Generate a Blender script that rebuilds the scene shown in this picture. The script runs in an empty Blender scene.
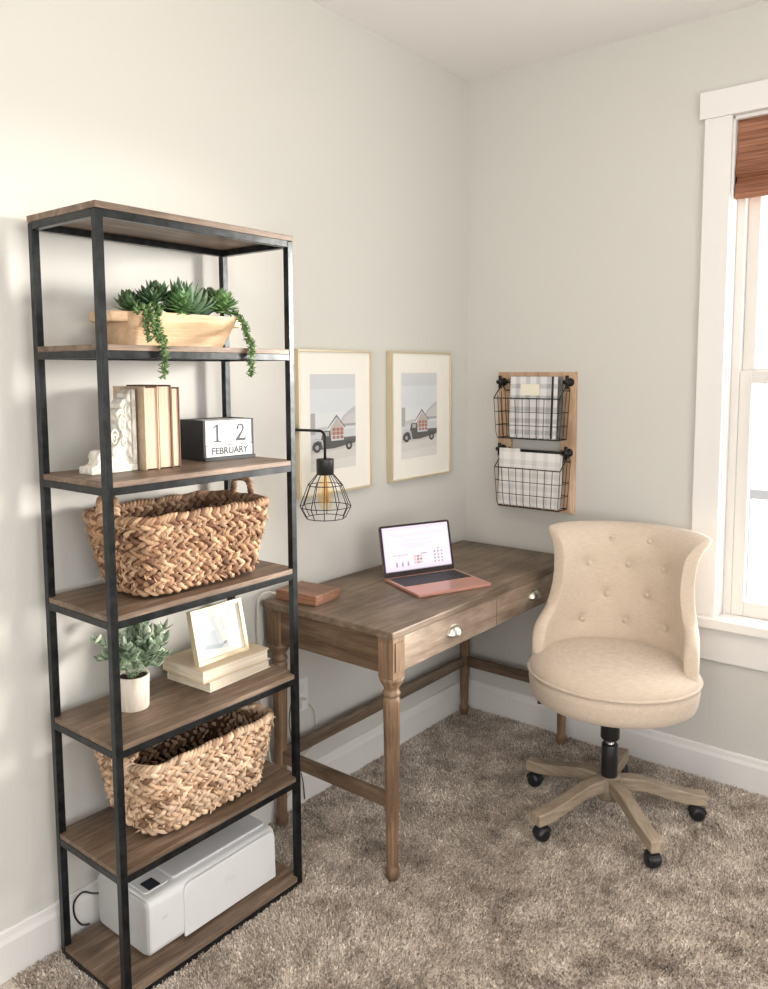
import bpy, bmesh, math, random
import numpy as np
from mathutils import Vector, Matrix, Quaternion
random.seed(7); rng = np.random.default_rng(7)
PI = math.pi
C = bpy.context.scene.collection
sc = bpy.context.scene

# ------------------------------------------------------------------ materials
def new_mat(name):
    m = bpy.data.materials.new(name); m.use_nodes = True
    nt = m.node_tree; b = nt.nodes['Principled BSDF']
    return m, nt, b
def N(nt, t, **kw):
    n = nt.nodes.new(t)
    for k, v in kw.items():
        if k in n.inputs: n.inputs[k].default_value = v
        else: setattr(n, k, v)
    return n
def L(nt, a, b): nt.links.new(a, b)
def ramp(nt, stops):
    r = nt.nodes.new('ShaderNodeValToRGB'); e = r.color_ramp.elements
    e[0].position, e[0].color = stops[0][0], (*stops[0][1], 1)
    e[1].position, e[1].color = stops[-1][0], (*stops[-1][1], 1)
    for p, c in stops[1:-1]:
        x = e.new(p); x.color = (*c, 1)
    return r
def plain(name, col, rough=.6, metal=0, bump=0, bscale=200, spec=.5, coat=0):
    m, nt, b = new_mat(name)
    b.inputs['Base Color'].default_value = (*col, 1); b.inputs['Roughness'].default_value = rough
    b.inputs['Metallic'].default_value = metal; b.inputs['Specular IOR Level'].default_value = spec
    b.inputs['Coat Weight'].default_value = coat
    if bump:
        tc = N(nt, 'ShaderNodeTexCoord'); n = N(nt, 'ShaderNodeTexNoise', Scale=bscale, Detail=3.)
        bp = N(nt, 'ShaderNodeBump', Strength=bump, Distance=.002)
        L(nt, tc.outputs['Object'], n.inputs['Vector']); L(nt, n.outputs[0], bp.inputs['Height']); L(nt, bp.outputs[0], b.inputs['Normal'])
    return m
def mottled(name, c1, c2, scale=30, rough=.7, bump=.2, bscale=200, stretch=(1,1,1), metal=0):
    m, nt, b = new_mat(name)
    tc = N(nt, 'ShaderNodeTexCoord'); mp = N(nt, 'ShaderNodeMapping', Scale=stretch)
    n = N(nt, 'ShaderNodeTexNoise', Scale=float(scale), Detail=4.); r = ramp(nt, [(.35, c1), (.65, c2)])
    L(nt, tc.outputs['Object'], mp.inputs[0]); L(nt, mp.outputs[0], n.inputs['Vector']); L(nt, n.outputs[0], r.inputs[0])
    L(nt, r.outputs[0], b.inputs['Base Color']); b.inputs['Roughness'].default_value = rough; b.inputs['Metallic'].default_value = metal
    if bump:
        n2 = N(nt, 'ShaderNodeTexNoise', Scale=float(bscale), Detail=2.); bp = N(nt, 'ShaderNodeBump', Strength=bump, Distance=.002)
        L(nt, mp.outputs[0], n2.inputs['Vector']); L(nt, n2.outputs[0], bp.inputs['Height']); L(nt, bp.outputs[0], b.inputs['Normal'])
    return m
def wood(name, dark, mid, light, axis='y', scale=1., rough=.55, bump=.25):
    """streaky grain stretched along one object axis"""
    m, nt, b = new_mat(name)
    tc = N(nt, 'ShaderNodeTexCoord')
    s = {'x': (1.2, 14, 14), 'y': (14, 1.2, 14), 'z': (14, 14, 1.2)}[axis]
    mp = N(nt, 'ShaderNodeMapping', Scale=tuple(v*scale for v in s))
    n = N(nt, 'ShaderNodeTexNoise', Scale=2.2, Detail=7., Roughness=.62, Distortion=.7)
    n3 = N(nt, 'ShaderNodeTexNoise', Scale=16., Detail=3., Roughness=.7)
    mx = N(nt, 'ShaderNodeMath', operation='MULTIPLY_ADD'); mx.inputs[1].default_value = .35
    r = ramp(nt, [(.38, dark), (.56, mid), (.74, light)])
    L(nt, tc.outputs['Object'], mp.inputs[0]); L(nt, mp.outputs[0], n.inputs['Vector']); L(nt, mp.outputs[0], n3.inputs['Vector'])
    L(nt, n3.outputs[0], mx.inputs[0]);
    m2 = N(nt, 'ShaderNodeMath', operation='MULTIPLY'); m2.inputs[1].default_value = .75
    L(nt, n.outputs[0], m2.inputs[0]); L(nt, m2.outputs[0], mx.inputs[2]); L(nt, mx.outputs[0], r.inputs[0])
    n4 = N(nt, 'ShaderNodeTexNoise', Scale=5., Detail=3.); r4 = ramp(nt, [(.32, (.72, .70, .68)), (.68, (1.25, 1.25, 1.25))]); L(nt, tc.outputs['Object'], n4.inputs['Vector']); L(nt, n4.outputs[0], r4.inputs[0])
    mc = N(nt, 'ShaderNodeMix', data_type='RGBA', blend_type='MULTIPLY'); mc.inputs[0].default_value = 1.; L(nt, r.outputs[0], mc.inputs[6]); L(nt, r4.outputs[0], mc.inputs[7])
    L(nt, mc.outputs[2], b.inputs['Base Color']); b.inputs['Roughness'].default_value = rough
    bp = N(nt, 'ShaderNodeBump', Strength=bump, Distance=.001); L(nt, mx.outputs[0], bp.inputs['Height']); L(nt, bp.outputs[0], b.inputs['Normal'])
    return m
def painted_wall(name, col):
    m, nt, b = new_mat(name); b.inputs['Base Color'].default_value = (*col, 1); b.inputs['Roughness'].default_value = .8
    b.inputs['Specular IOR Level'].default_value = .25
    g = N(nt, 'ShaderNodeNewGeometry'); n = N(nt, 'ShaderNodeTexNoise', Scale=150., Detail=3.); bp = N(nt, 'ShaderNodeBump', Strength=.12, Distance=.002)
    L(nt, g.outputs['Position'], n.inputs['Vector']); L(nt, n.outputs[0], bp.inputs['Height']); L(nt, bp.outputs[0], b.inputs['Normal'])
    return m
def attr_mat(name, rough=.6, emit=0, sss=0):
    """colour comes from the mesh's own 'Col' attribute (printed artwork, leaf and yarn variation)"""
    m, nt, b = new_mat(name); a = N(nt, 'ShaderNodeVertexColor', layer_name='Col')
    L(nt, a.outputs[0], b.inputs['Base Color']); b.inputs['Roughness'].default_value = rough
    if emit:
        L(nt, a.outputs[0], b.inputs['Emission Color']); b.inputs['Emission Strength'].default_value = emit
        b.inputs['Base Color'].default_value = (0.02,)*3+(1,)
        for l in list(b.inputs['Base Color'].links): nt.links.remove(l)
        b.inputs['Base Color'].default_value = (.02, .02, .02, 1)
    return m
def glass_mat(name, tint=(1, 1, 1), gloss=.08):
    m = bpy.data.materials.new(name); m.use_nodes = True; nt = m.node_tree
    nt.nodes.clear(); o = N(nt, 'ShaderNodeOutputMaterial'); t = N(nt, 'ShaderNodeBsdfTransparent'); t.inputs[0].default_value = (*tint, 1)
    g = N(nt, 'ShaderNodeBsdfGlossy', Roughness=.03); mx = N(nt, 'ShaderNodeMixShader')
    f = N(nt, 'ShaderNodeLayerWeight', Blend=.25); g2 = N(nt, 'ShaderNodeNewGeometry'); iv = N(nt, 'ShaderNodeMath', operation='SUBTRACT'); iv.inputs[0].default_value = 1.
    ml = N(nt, 'ShaderNodeMath', operation='MULTIPLY'); m2 = N(nt, 'ShaderNodeMath', operation='MULTIPLY'); m2.inputs[1].default_value = gloss*7
    L(nt, g2.outputs['Backfacing'], iv.inputs[1]); L(nt, f.outputs['Fresnel'], m2.inputs[0]); L(nt, m2.outputs[0], ml.inputs[0]); L(nt, iv.outputs[0], ml.inputs[1]); L(nt, ml.outputs[0], mx.inputs[0]); L(nt, t.outputs[0], mx.inputs[1]); L(nt, g.outputs[0], mx.inputs[2]); L(nt, mx.outputs[0], o.inputs[0])
    return m
def fabric(name, c1, c2, scale=900):
    m, nt, b = new_mat(name)
    tc = N(nt, 'ShaderNodeTexCoord')
    mps = []
    for s in ((1, 1, .05), (.05, .05, 1)):
        mp = N(nt, 'ShaderNodeMapping', Scale=s); n = N(nt, 'ShaderNodeTexNoise', Scale=float(scale), Detail=2.)
        L(nt, tc.outputs['Object'], mp.inputs[0]); L(nt, mp.outputs[0], n.inputs['Vector']); mps.append(n)
    ad = N(nt, 'ShaderNodeMath', operation='ADD'); L(nt, mps[0].outputs[0], ad.inputs[0]); L(nt, mps[1].outputs[0], ad.inputs[1])
    r = ramp(nt, [(.35, c1), (.65, c2)]); h = N(nt, 'ShaderNodeMath', operation='MULTIPLY'); h.inputs[1].default_value = .5
    L(nt, ad.outputs[0], h.inputs[0]); L(nt, h.outputs[0], r.inputs[0]); L(nt, r.outputs[0], b.inputs['Base Color'])
    b.inputs['Roughness'].default_value = .9; b.inputs['Sheen Weight'].default_value = .25; b.inputs['Specular IOR Level'].default_value = .2
    bp = N(nt, 'ShaderNodeBump', Strength=.3, Distance=.0006); L(nt, ad.outputs[0], bp.inputs['Height']); L(nt, bp.outputs[0], b.inputs['Normal'])
    return m

M = {}
M['wall'] = painted_wall('wall_paint', (.63, .617, .575))
M['ceiling'] = painted_wall('ceiling_paint', (.86, .84, .82))
M['trim'] = plain('trim_white', (.80, .78, .755), .4)
M['vinyl'] = plain('vinyl_white', (.74, .705, .66), .35)
M['metal_black'] = mottled('black_steel', (.012, .014, .015), (.03, .033, .035), 40, .30, .15, 60, metal=.6)
M['wire'] = plain('black_wire', (.018, .018, .018), .45, .5)
M['board'] = wood('shelf_grain', (.075, .045, .027), (.18, .12, .08), (.33, .245, .18), 'y', 1., .5)
M['board_edge'] = wood('edge_grain', (.27, .20, .14), (.38, .29, .22), (.5, .4, .31), 'y', 1.)
M['desk_y'] = wood('desk_grain_long', (.085, .056, .036), (.175, .125, .085), (.275, .208, .15), 'y', .8, .5)
M['desk_drawer_lit'] = wood('desk_grain_drawer_lit', (.19, .13, .09), (.34, .26, .195), (.48, .395, .32), 'y', .6, .5)  # desk wood lightened for the light falling on the drawer fronts
M['desk_x'] = wood('desk_grain_short', (.075, .044, .026), (.165, .105, .065), (.27, .185, .12), 'x', .8, .5)
M['desk_z'] = wood('desk_grain_leg', (.11, .062, .035), (.225, .14, .083), (.34, .23, .15), 'z', 1., .5)
M['bowl'] = wood('pale_bowl_wood', (.48, .31, .17), (.66, .46, .29), (.78, .60, .41), 'y', 1., .55)
M['box'] = wood('warm_box_wood', (.14, .055, .03), (.25, .115, .065), (.36, .19, .12), 'x', 1.3, .4)
M['org'] = wood('organizer_wood', (.40, .25, .15), (.55, .37, .24), (.66, .48, .34), 'z', 1., .6)
M['chairwood'] = wood('chair_base_wood', (.20, .15, .10), (.33, .26, .19), (.44, .36, .27), 'x', 1., .55)
M['fabric'] = fabric('beige_linen', (.54, .435, .335), (.69, .58, .465))
M['black'] = plain('black_plastic', (.015, .015, .017), .35)
M['chrome'] = plain('chrome', (.7, .7, .7), .15, 1)
M['nickel'] = plain('brushed_nickel', (.68, .64, .57), .3, 1)
M['gold'] = plain('pale_gold', (.68, .59, .42), .35, .5)
M['white_plastic'] = plain('white_plastic', (.78, .78, .78), .35)
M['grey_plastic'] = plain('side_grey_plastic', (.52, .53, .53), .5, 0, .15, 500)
M['lidgrey'] = plain('lid_plastic', (.70, .70, .70), .3)
M['mat_board'] = plain('mat_board', (.86, .83, .76), .9)
M['paper'] = mottled('page_block', (.62, .48, .34), (.80, .66, .50), 400, .9, .3, 500, (1, .02, 1))
M['paper_h'] = mottled('page_block_flat', (.66, .56, .43), (.82, .73, .60), 400, .9, .3, 500, (.02, .02, 1))
M['paper_v'] = mottled('page_block_upright', (.58, .40, .285), (.73, .54, .41), 300, .9, .3, 500, (.02, 1, .02))
M['kraft'] = mottled('kraft_cover', (.55, .42, .28), (.63, .50, .35), 60, .8, .1)
M['brown_cover'] = plain('brown_cover', (.16, .085, .05), .7)
M['cream_cover'] = plain('cream_cover', (.75, .68, .57), .8)
M['tan_cover'] = plain('tan_cover', (.62, .50, .36), .8)
M['corbel'] = mottled('chalky_white', (.60, .55, .46), (.84, .81, .75), 55, .9, .5, 90)
M['wicker_shade'] = mottled('wicker_in_shade', (.07, .03, .018), (.16, .08, .045), 120, .9, .6, 160)  # dark brown stands in for shade inside the baskets
M['pot'] = mottled('whitewashed_pot', (.52, .45, .37), (.70, .64, .55), 60, .85, .3, 90, (1, 1, .15))
M['soil'] = mottled('soil', (.03, .02, .013), (.08, .055, .035), 200, .95, .8, 300)
M['yarn'] = attr_mat('twisted_hyacinth', .75)
M['leafcol'] = attr_mat('leaf', .5)
M['art'] = attr_mat('print_ink', .85)
M['screen'] = attr_mat('screen_glow', .3, .60)
M['rosegold'] = plain('rose_gold', (.66, .34, .27), .38, .55)
M['key'] = plain('key_black', (.02, .018, .022), .5)
M['glass'] = glass_mat('clear_glass')
M['bulbglass'] = glass_mat('amber_glass', (1, .93, .78))
M['cord_white'] = plain('white_cord', (.75, .70, .60), .5)
M['outlet'] = plain('outlet_white', (.75, .75, .74), .35)
M['rail_darkened'] = plain('porch_rail_darkened', (.14, .14, .145), .5)  # railing colour darkened, as if shaded, to show against the bright outdoors
M['bounce_ground'] = mottled('bounce_ground', (.7, .7, .66), (.8, .8, .77), 3, .95, 0)  # ground whitened so more light bounces up to the ceiling

# blind: horizontal bamboo slats
def bamboo():
    m, nt, b = new_mat('bamboo_slats')
    tc = N(nt, 'ShaderNodeTexCoord'); mp = N(nt, 'ShaderNodeMapping', Scale=(3., 3., 150.))
    n = N(nt, 'ShaderNodeTexNoise', Scale=1.3, Detail=3.); r = ramp(nt, [(.3, (.13, .045, .022)), (.5, (.27, .105, .055)), (.72, (.42, .2, .12))])
    L(nt, tc.outputs['Object'], mp.inputs[0]); L(nt, mp.outputs[0], n.inputs['Vector']); L(nt, n.outputs[0], r.inputs[0]); L(nt, r.outputs[0], b.inputs['Base Color'])
    bp = N(nt, 'ShaderNodeBump', Strength=.6, Distance=.002); L(nt, n.outputs[0], bp.inputs['Height']); L(nt, bp.outputs[0], b.inputs['Normal']); b.inputs['Roughness'].default_value = .6
    return m
M['bamboo'] = bamboo()
# plaid paper
def plaid(name, base, line, sc_=30.):
    m, nt, b = new_mat(name); tc = N(nt, 'ShaderNodeTexCoord'); outs = []
    for d in ('X', 'Z'):
        w = N(nt, 'ShaderNodeTexWave', wave_type='BANDS', bands_direction=d, Scale=sc_/3.2); L(nt, tc.outputs['Object'], w.inputs['Vector'])
        r = ramp(nt, [(.55, (0, 0, 0)), (.75, (1, 1, 1))]); L(nt, w.outputs[1], r.inputs[0]); outs.append(r)
    ad = N(nt, 'ShaderNodeMath', operation='ADD'); L(nt, outs[0].outputs[0], ad.inputs[0]); L(nt, outs[1].outputs[0], ad.inputs[1])
    h = N(nt, 'ShaderNodeMath', operation='MULTIPLY'); h.inputs[1].default_value = .5; L(nt, ad.outputs[0], h.inputs[0])
    r = ramp(nt, [(0., base), (1., line)]); L(nt, h.outputs[0], r.inputs[0]); L(nt, r.outputs[0], b.inputs['Base Color']); b.inputs['Roughness'].default_value = .8
    return m
M['plaid_grey'] = plaid('grey_plaid_paper', (.72, .71, .70), (.36, .36, .37), 22.)
M['plaid_white'] = plaid('white_plaid_paper', (.80, .78, .75), (.60, .585, .565), 20.)

# ------------------------------------------------------------------ mesh builder
class MB:
    def __init__(s): s.v = []; s.f = []; s.sm = []; s.mi = []; s.col = []
    def add(s, vs, fs, smooth=False, mi=0, col=None):
        o = len(s.v); s.v += [tuple(p) for p in vs]
        for f in fs: s.f.append(tuple(i+o for i in f)); s.sm.append(smooth); s.mi.append(mi); s.col.append(col or (1, 1, 1))
        return s
    def box(s, lo, hi, mi=0, rot=None, col=None):
        (a, b, c), (d, e, f) = lo, hi
        vs = [Vector(p) for p in ((a,b,c),(d,b,c),(d,e,c),(a,e,c),(a,b,f),(d,b,f),(d,e,f),(a,e,f))]
        if rot is not None: vs = [rot @ p for p in vs]
        return s.add(vs, [(0,3,2,1),(4,5,6,7),(0,1,5,4),(1,2,6,5),(2,3,7,6),(3,0,4,7)], False, mi, col)
    def lathe(s, prof, n=32, c=(0,0,0), sx=1, sy=1, mi=0, col=None, smooth=True, axis='z'):
        vs = []; fs = []
        for r, z in prof:
            for i in range(n):
                a = 2*PI*i/n; p = (r*math.cos(a)*sx, r*math.sin(a)*sy, z)
                if axis == 'x': p = (p[2], p[0], p[1])
                if axis == 'y': p = (p[0], p[2], p[1])
                vs.append((p[0]+c[0], p[1]+c[1], p[2]+c[2]))
        k = len(prof)
        for j in range(k-1):
            for i in range(n):
                i2 = (i+1) % n; fs.append((j*n+i, j*n+i2, (j+1)*n+i2, (j+1)*n+i))
        if prof[0][0] > 1e-6: fs.append(tuple(range(n-1, -1, -1)))
        if prof[-1][0] > 1e-6: fs.append(tuple((k-1)*n+i for i in range(n)))
        return s.add(vs, fs, smooth, mi, col)
    def tube(s, pts, r, n=8, closed=False, mi=0, col=None, cols=None, caps=True, sx=1.):
        pts = [Vector(p) for p in pts]; k = len(pts); rs = r if hasattr(r, '__len__') else [r]*k
        tans = []
        for i in range(k):
            a = pts[(i-1) % k] if (closed or i > 0) else pts[i]; b = pts[(i+1) % k] if (closed or i < k-1) else pts[i]
            t = (b-a); tans.append(t.normalized() if t.length > 1e-9 else Vector((0, 0, 1)))
        up = Vector((0, 0, 1)) if abs(tans[0].z) < .9 else Vector((1, 0, 0))
        nrm = (up - tans[0]*up.dot(tans[0])).normalized(); vs = []
        for i in range(k):
            nrm = (nrm - tans[i]*nrm.dot(tans[i]))
            nrm = nrm.normalized() if nrm.length > 1e-9 else tans[i].orthogonal().normalized()
            bn = tans[i].cross(nrm)
            for j in range(n):
                a = 2*PI*j/n; vs.append(pts[i]+nrm*(math.cos(a)*rs[i])+bn*(math.sin(a)*rs[i]*sx))
        o = len(s.v); s.v += [tuple(p) for p in vs]
        for i in range(k if closed else k-1):
            i2 = (i+1) % k
            for j in range(n):
                j2 = (j+1) % n; s.f.append((o+i*n+j, o+i*n+j2, o+i2*n+j2, o+i2*n+j)); s.sm.append(True); s.mi.append(mi); s.col.append(cols[i] if cols else (col or (1,1,1)))
        if caps and not closed:
            s.f.append(tuple(o+j for j in range(n-1, -1, -1))); s.f.append(tuple(o+(k-1)*n+j for j in range(n)))
            for q in range(2): s.sm.append(False); s.mi.append(mi); s.col.append(col or (1,1,1))
        return s
    def prism(s, poly, h0, h1, axis='z', mi=0, col=None, smooth=False):
        """extrude 2D polygon (a,b) between h0,h1 along axis; axis x -> (a,b)=(y,z); y -> (x,z); z -> (x,y)"""
        def P(a, b, h): return {'x': (h, a, b), 'y': (a, h, b), 'z': (a, b, h)}[axis]
        n = len(poly); vs = [P(a, b, h0) for a, b in poly]+[P(a, b, h1) for a, b in poly]
        fs = [tuple(range(n-1, -1, -1)), tuple(range(n, 2*n))]+[(i, (i+1) % n, n+(i+1) % n, n+i) for i in range(n)]
        return s.add(vs, fs, smooth, mi, col)
    def build(s, name, mats, parent=None, loc=None, bevel=0, seg=2, subsurf=0, fixn=True, weld=False):
        me = bpy.data.meshes.new(name); me.from_pydata(s.v, [], s.f)
        if not isinstance(mats, (list, tuple)): mats = [mats]
        for m in mats: me.materials.append(m)
        me.polygons.foreach_set('use_smooth', s.sm); me.polygons.foreach_set('material_index', s.mi)
        if any(c != (1, 1, 1) for c in s.col):
            at = me.color_attributes.new('Col', 'FLOAT_COLOR', 'CORNER'); buf = []
            for f, c in zip(s.f, s.col): buf += [*c, 1.]*len(f)
            at.data.foreach_set('color', buf)
        me.update()
        if fixn:
            bm = bmesh.new(); bm.from_mesh(me)
            if weld: bmesh.ops.remove_doubles(bm, verts=bm.verts, dist=1e-5)
            bmesh.ops.recalc_face_normals(bm, faces=bm.faces); bm.to_mesh(me); bm.free()
        o = bpy.data.objects.new(name, me); C.objects.link(o)
        if parent: o.parent = parent
        if loc: o.location = loc
        if bevel:
            b = o.modifiers.new('bevel', 'BEVEL'); b.width = bevel; b.segments = seg; b.limit_method = 'ANGLE'; b.angle_limit = math.radians(40); b.harden_normals = False
            me.polygons.foreach_set('use_smooth', [True]*len(me.polygons)) if False else None
        if subsurf:
            q = o.modifiers.new('sub', 'SUBSURF'); q.levels = q.render_levels = subsurf
        return o
def thing(name, label, cat, loc=(0,0,0), rz=0, group=None, rot=None):
    o = bpy.data.objects.new(name, None); C.objects.link(o); o.location = loc; o.rotation_euler = rot or (0, 0, rz)
    o.empty_display_size = .05
    return tag(o, label, cat, group)
def tag(o, label, cat, group=None, kind=None):
    o['label'] = label; o['category'] = cat
    if group: o['group'] = group
    if kind: o['kind'] = kind
    return o
def struct(o, label=None):
    o['kind'] = 'structure'
    if label: o['label'] = label
    return o
def lerp(a, b, t): return a+(b-a)*t
def arc(cx, cy, r, a0, a1, n):
    return [(cx+r*math.cos(math.radians(lerp(a0, a1, i/n))), cy+r*math.sin(math.radians(lerp(a0, a1, i/n)))) for i in range(n+1)]
def rrect(x0, y0, x1, y1, r, n=5):
    return arc(x1-r, y0+r, r, -90, 0, n)+arc(x1-r, y1-r, r, 0, 90, n)+arc(x0+r, y1-r, r, 90, 180, n)+arc(x0+r, y0+r, r, 180, 270, n)
def smooth_path(pts, k=8):
    P = [Vector(p) for p in pts]; out = []
    for i in range(len(P)-1):
        p0 = P[max(i-1, 0)]; p1 = P[i]; p2 = P[i+1]; p3 = P[min(i+2, len(P)-1)]
        for j in range(k):
            t = j/k; out.append(.5*((2*p1)+(p2-p0)*t+(2*p0-5*p1+4*p2-p3)*t*t+(3*p1-p0-3*p2+p3)*t**3))
    return out+[P[-1]]

# ------------------------------------------------------------------ room
H = 2.694; RX = 3.6; RY = -4.6; T = .12
def holed_wall(name, axis, pos, thick, a0, a1, holes, label):
    """wall slab in the plane axis=pos; a = the other horizontal axis; holes (a0,a1,z0,z1)"""
    mb = MB(); al = sorted({a0, a1, *[h[0] for h in holes], *[h[1] for h in holes]})
    def bx(u0, u1, z0, z1):
        lo, hi = sorted((pos, pos+thick))
        if axis == 'y': mb.box((u0, lo, z0), (u1, hi, z1))
        else: mb.box((lo, u0, z0), (hi, u1, z1))
    for u0, u1 in zip(al, al[1:]):
        hs = sorted([h for h in holes if h[0] <= u0+1e-6 and h[1] >= u1-1e-6], key=lambda h: h[2]); z = 0
        for h in hs: bx(u0, u1, z, h[2]); z = h[3]
        bx(u0, u1, z, H)
    return struct(mb.build(name, M['wall'], weld=False), label)
W1 = (1.07, 1.95, .60, 2.35)
holed_wall('wall_back', 'y', 0, T, -T, RX+T, [W1], 'pale greige wall with the window')
holed_wall('wall_left', 'x', 0, -T, RY-T, 0, [], 'long pale greige wall behind the shelf and desk')
W2 = (1.3, 3.1, .6, 2.3)
holed_wall('wall_front', 'y', RY, -T, 0, RX, [W2], 'wall behind the viewer')
W3 = (-3.5, -1.3, .5, 2.35)
holed_wall('wall_right', 'x', RX, T, RY-T, 0, [W3], 'wall on the right outside the view')
struct(MB().box((-T, RY-T, H), (RX+T, T, H+.1)).build('ceiling', M['ceiling']), 'plain off-white ceiling')

def carpet_mat(name, attr):
    m, nt, b = new_mat(name); b.inputs['Roughness'].default_value = 1.; b.inputs['Specular IOR Level'].default_value = .05
    g = N(nt, 'ShaderNodeNewGeometry')
    n = N(nt, 'ShaderNodeTexNoise', Scale=9., Detail=5., Roughness=.65); n2 = N(nt, 'ShaderNodeTexNoise', Scale=170., Detail=2.)
    L(nt, g.outputs['Position'], n.inputs['Vector']); L(nt, g.outputs['Position'], n2.inputs['Vector'])
    r = ramp(nt, [(.34, (.40, .335, .285)), (.5, (.62, .54, .475)), (.66, (.80, .72, .65))]); L(nt, n.outputs[0], r.inputs[0])
    r2 = ramp(nt, [(.3, (.55, .53, .5)), (.7, (1.25, 1.25, 1.25))]); L(nt, n2.outputs[0], r2.inputs[0])
    mx = N(nt, 'ShaderNodeMix', data_type='RGBA', blend_type='MULTIPLY'); mx.inputs[0].default_value = 1.
    L(nt, r.outputs[0], mx.inputs[6]); L(nt, r2.outputs[0], mx.inputs[7])
    if attr:
        a = N(nt, 'ShaderNodeVertexColor', layer_name='Col'); m3 = N(nt, 'ShaderNodeMix', data_type='RGBA', blend_type='MULTIPLY'); m3.inputs[0].default_value = 1.
        L(nt, mx.outputs[2], m3.inputs[6]); L(nt, a.outputs[0], m3.inputs[7]); L(nt, m3.outputs[2], b.inputs['Base Color'])
    else: L(nt, mx.outputs[2], b.inputs['Base Color'])
    return m
struct(MB().box((-T, RY-T, -.05), (RX+T, T, .0)).build('floor', carpet_mat('carpet_base', False)), 'brown-grey carpeted floor')

def carpet_pile():
    area = (0.02, 2.15, -2.5, -.02); n = 330000
    x = rng.uniform(area[0], area[1], n); y = rng.uniform(area[2], area[3], n)
    keep = (y > -2.05-.25*x) ; x = x[keep]; y = y[keep]; n = len(x)
    # lean follows a slow random field so that the nap shows as patches
    ph = 2.2*np.sin(3.1*x+1.7*np.sin(2.3*y))+2.0*np.sin(2.7*y+1.3*x)+rng.normal(0, .8, n)
    hgt = rng.uniform(.004, .0095, n); ln = rng.uniform(.001, .0065, n); w = rng.uniform(.0011, .0022, n)
    a2 = rng.uniform(0, PI, n)
    bx, by = np.cos(a2)*w, np.sin(a2)*w; tx, ty = np.cos(ph)*ln, np.sin(ph)*ln
    V = np.empty((n, 4, 3), np.float32)
    V[:, 0] = np.c_[x-bx, y-by, np.zeros(n)]; V[:, 1] = np.c_[x+bx, y+by, np.zeros(n)]
    V[:, 2] = np.c_[x+tx+bx*.7, y+ty+by*.7, hgt]; V[:, 3] = np.c_[x+tx-bx*.7, y+ty-by*.7, hgt]
    me = bpy.data.meshes.new('carpet_pile'); me.vertices.add(4*n); me.vertices.foreach_set('co', V.ravel())
    me.loops.add(4*n); me.loops.foreach_set('vertex_index', np.arange(4*n, dtype=np.int32))
    me.polygons.add(n); me.polygons.foreach_set('loop_start', np.arange(0, 4*n, 4, dtype=np.int32)); me.polygons.foreach_set('loop_total', np.full(n, 4, dtype=np.int32))
    me.update(); me.validate()
    at = me.color_attributes.new('Col', 'FLOAT_COLOR', 'CORNER'); c = rng.choice([.55, .85, 1.1, 1.4], n, p=[.17, .3, .3, .23])
    col = np.ones((n, 4, 4), np.float32); col[:, :, 0] = (c*1.0)[:, None]; col[:, :, 1] = c[:, None]; col[:, :, 2] = (c*.98)[:, None]
    at.data.foreach_set('color', col.ravel()); me.materials.append(carpet_mat('carpet_fibre', True))
    o = bpy.data.objects.new('carpet_pile', me); C.objects.link(o)
    tag(o, 'short shaggy brown and grey carpet pile covering the floor', 'carpet', kind='stuff')
carpet_pile()

# baseboards with a bevelled top
def baseboard(name, pts_axis, a0, a1, flip=1):
    h = .124; prof = [(0, 0), (.016, 0), (.016, h-.03), (.011, h-.018), (.009, h-.004), (.006, h), (0, h)]
    mb = MB()
    if pts_axis == 'left': mb.add(*ext(prof, lambda d, z, t: (d, t, z), a0, a1))
    elif pts_axis == 'back': mb.add(*ext(prof, lambda d, z, t: (t, -d, z), a0, a1))
    elif pts_axis == 'right': mb.add(*ext(prof, lambda d, z, t: (RX-d, t, z), a0, a1))
    else: mb.add(*ext(prof, lambda d, z, t: (t, RY+d, z), a0, a1))
    return struct(mb.build(name, M['trim'], bevel=0))
def ext(prof, fn, a0, a1):
    n = len(prof); vs = [fn(d, z, a0) for d, z in prof]+[fn(d, z, a1) for d, z in prof]
    return vs, [tuple(range(n)), tuple(range(2*n-1, n-1, -1))]+[(i, (i+1) % n, n+(i+1) % n, n+i) for i in range(n)]
baseboard('baseboard_left', 'left', RY+.017, 0); baseboard('baseboard_back', 'back', .016, RX-.017)
baseboard('baseboard_right', 'right', RY+.017, 0); baseboard('baseboard_front', 'front', 0, RX)

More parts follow.
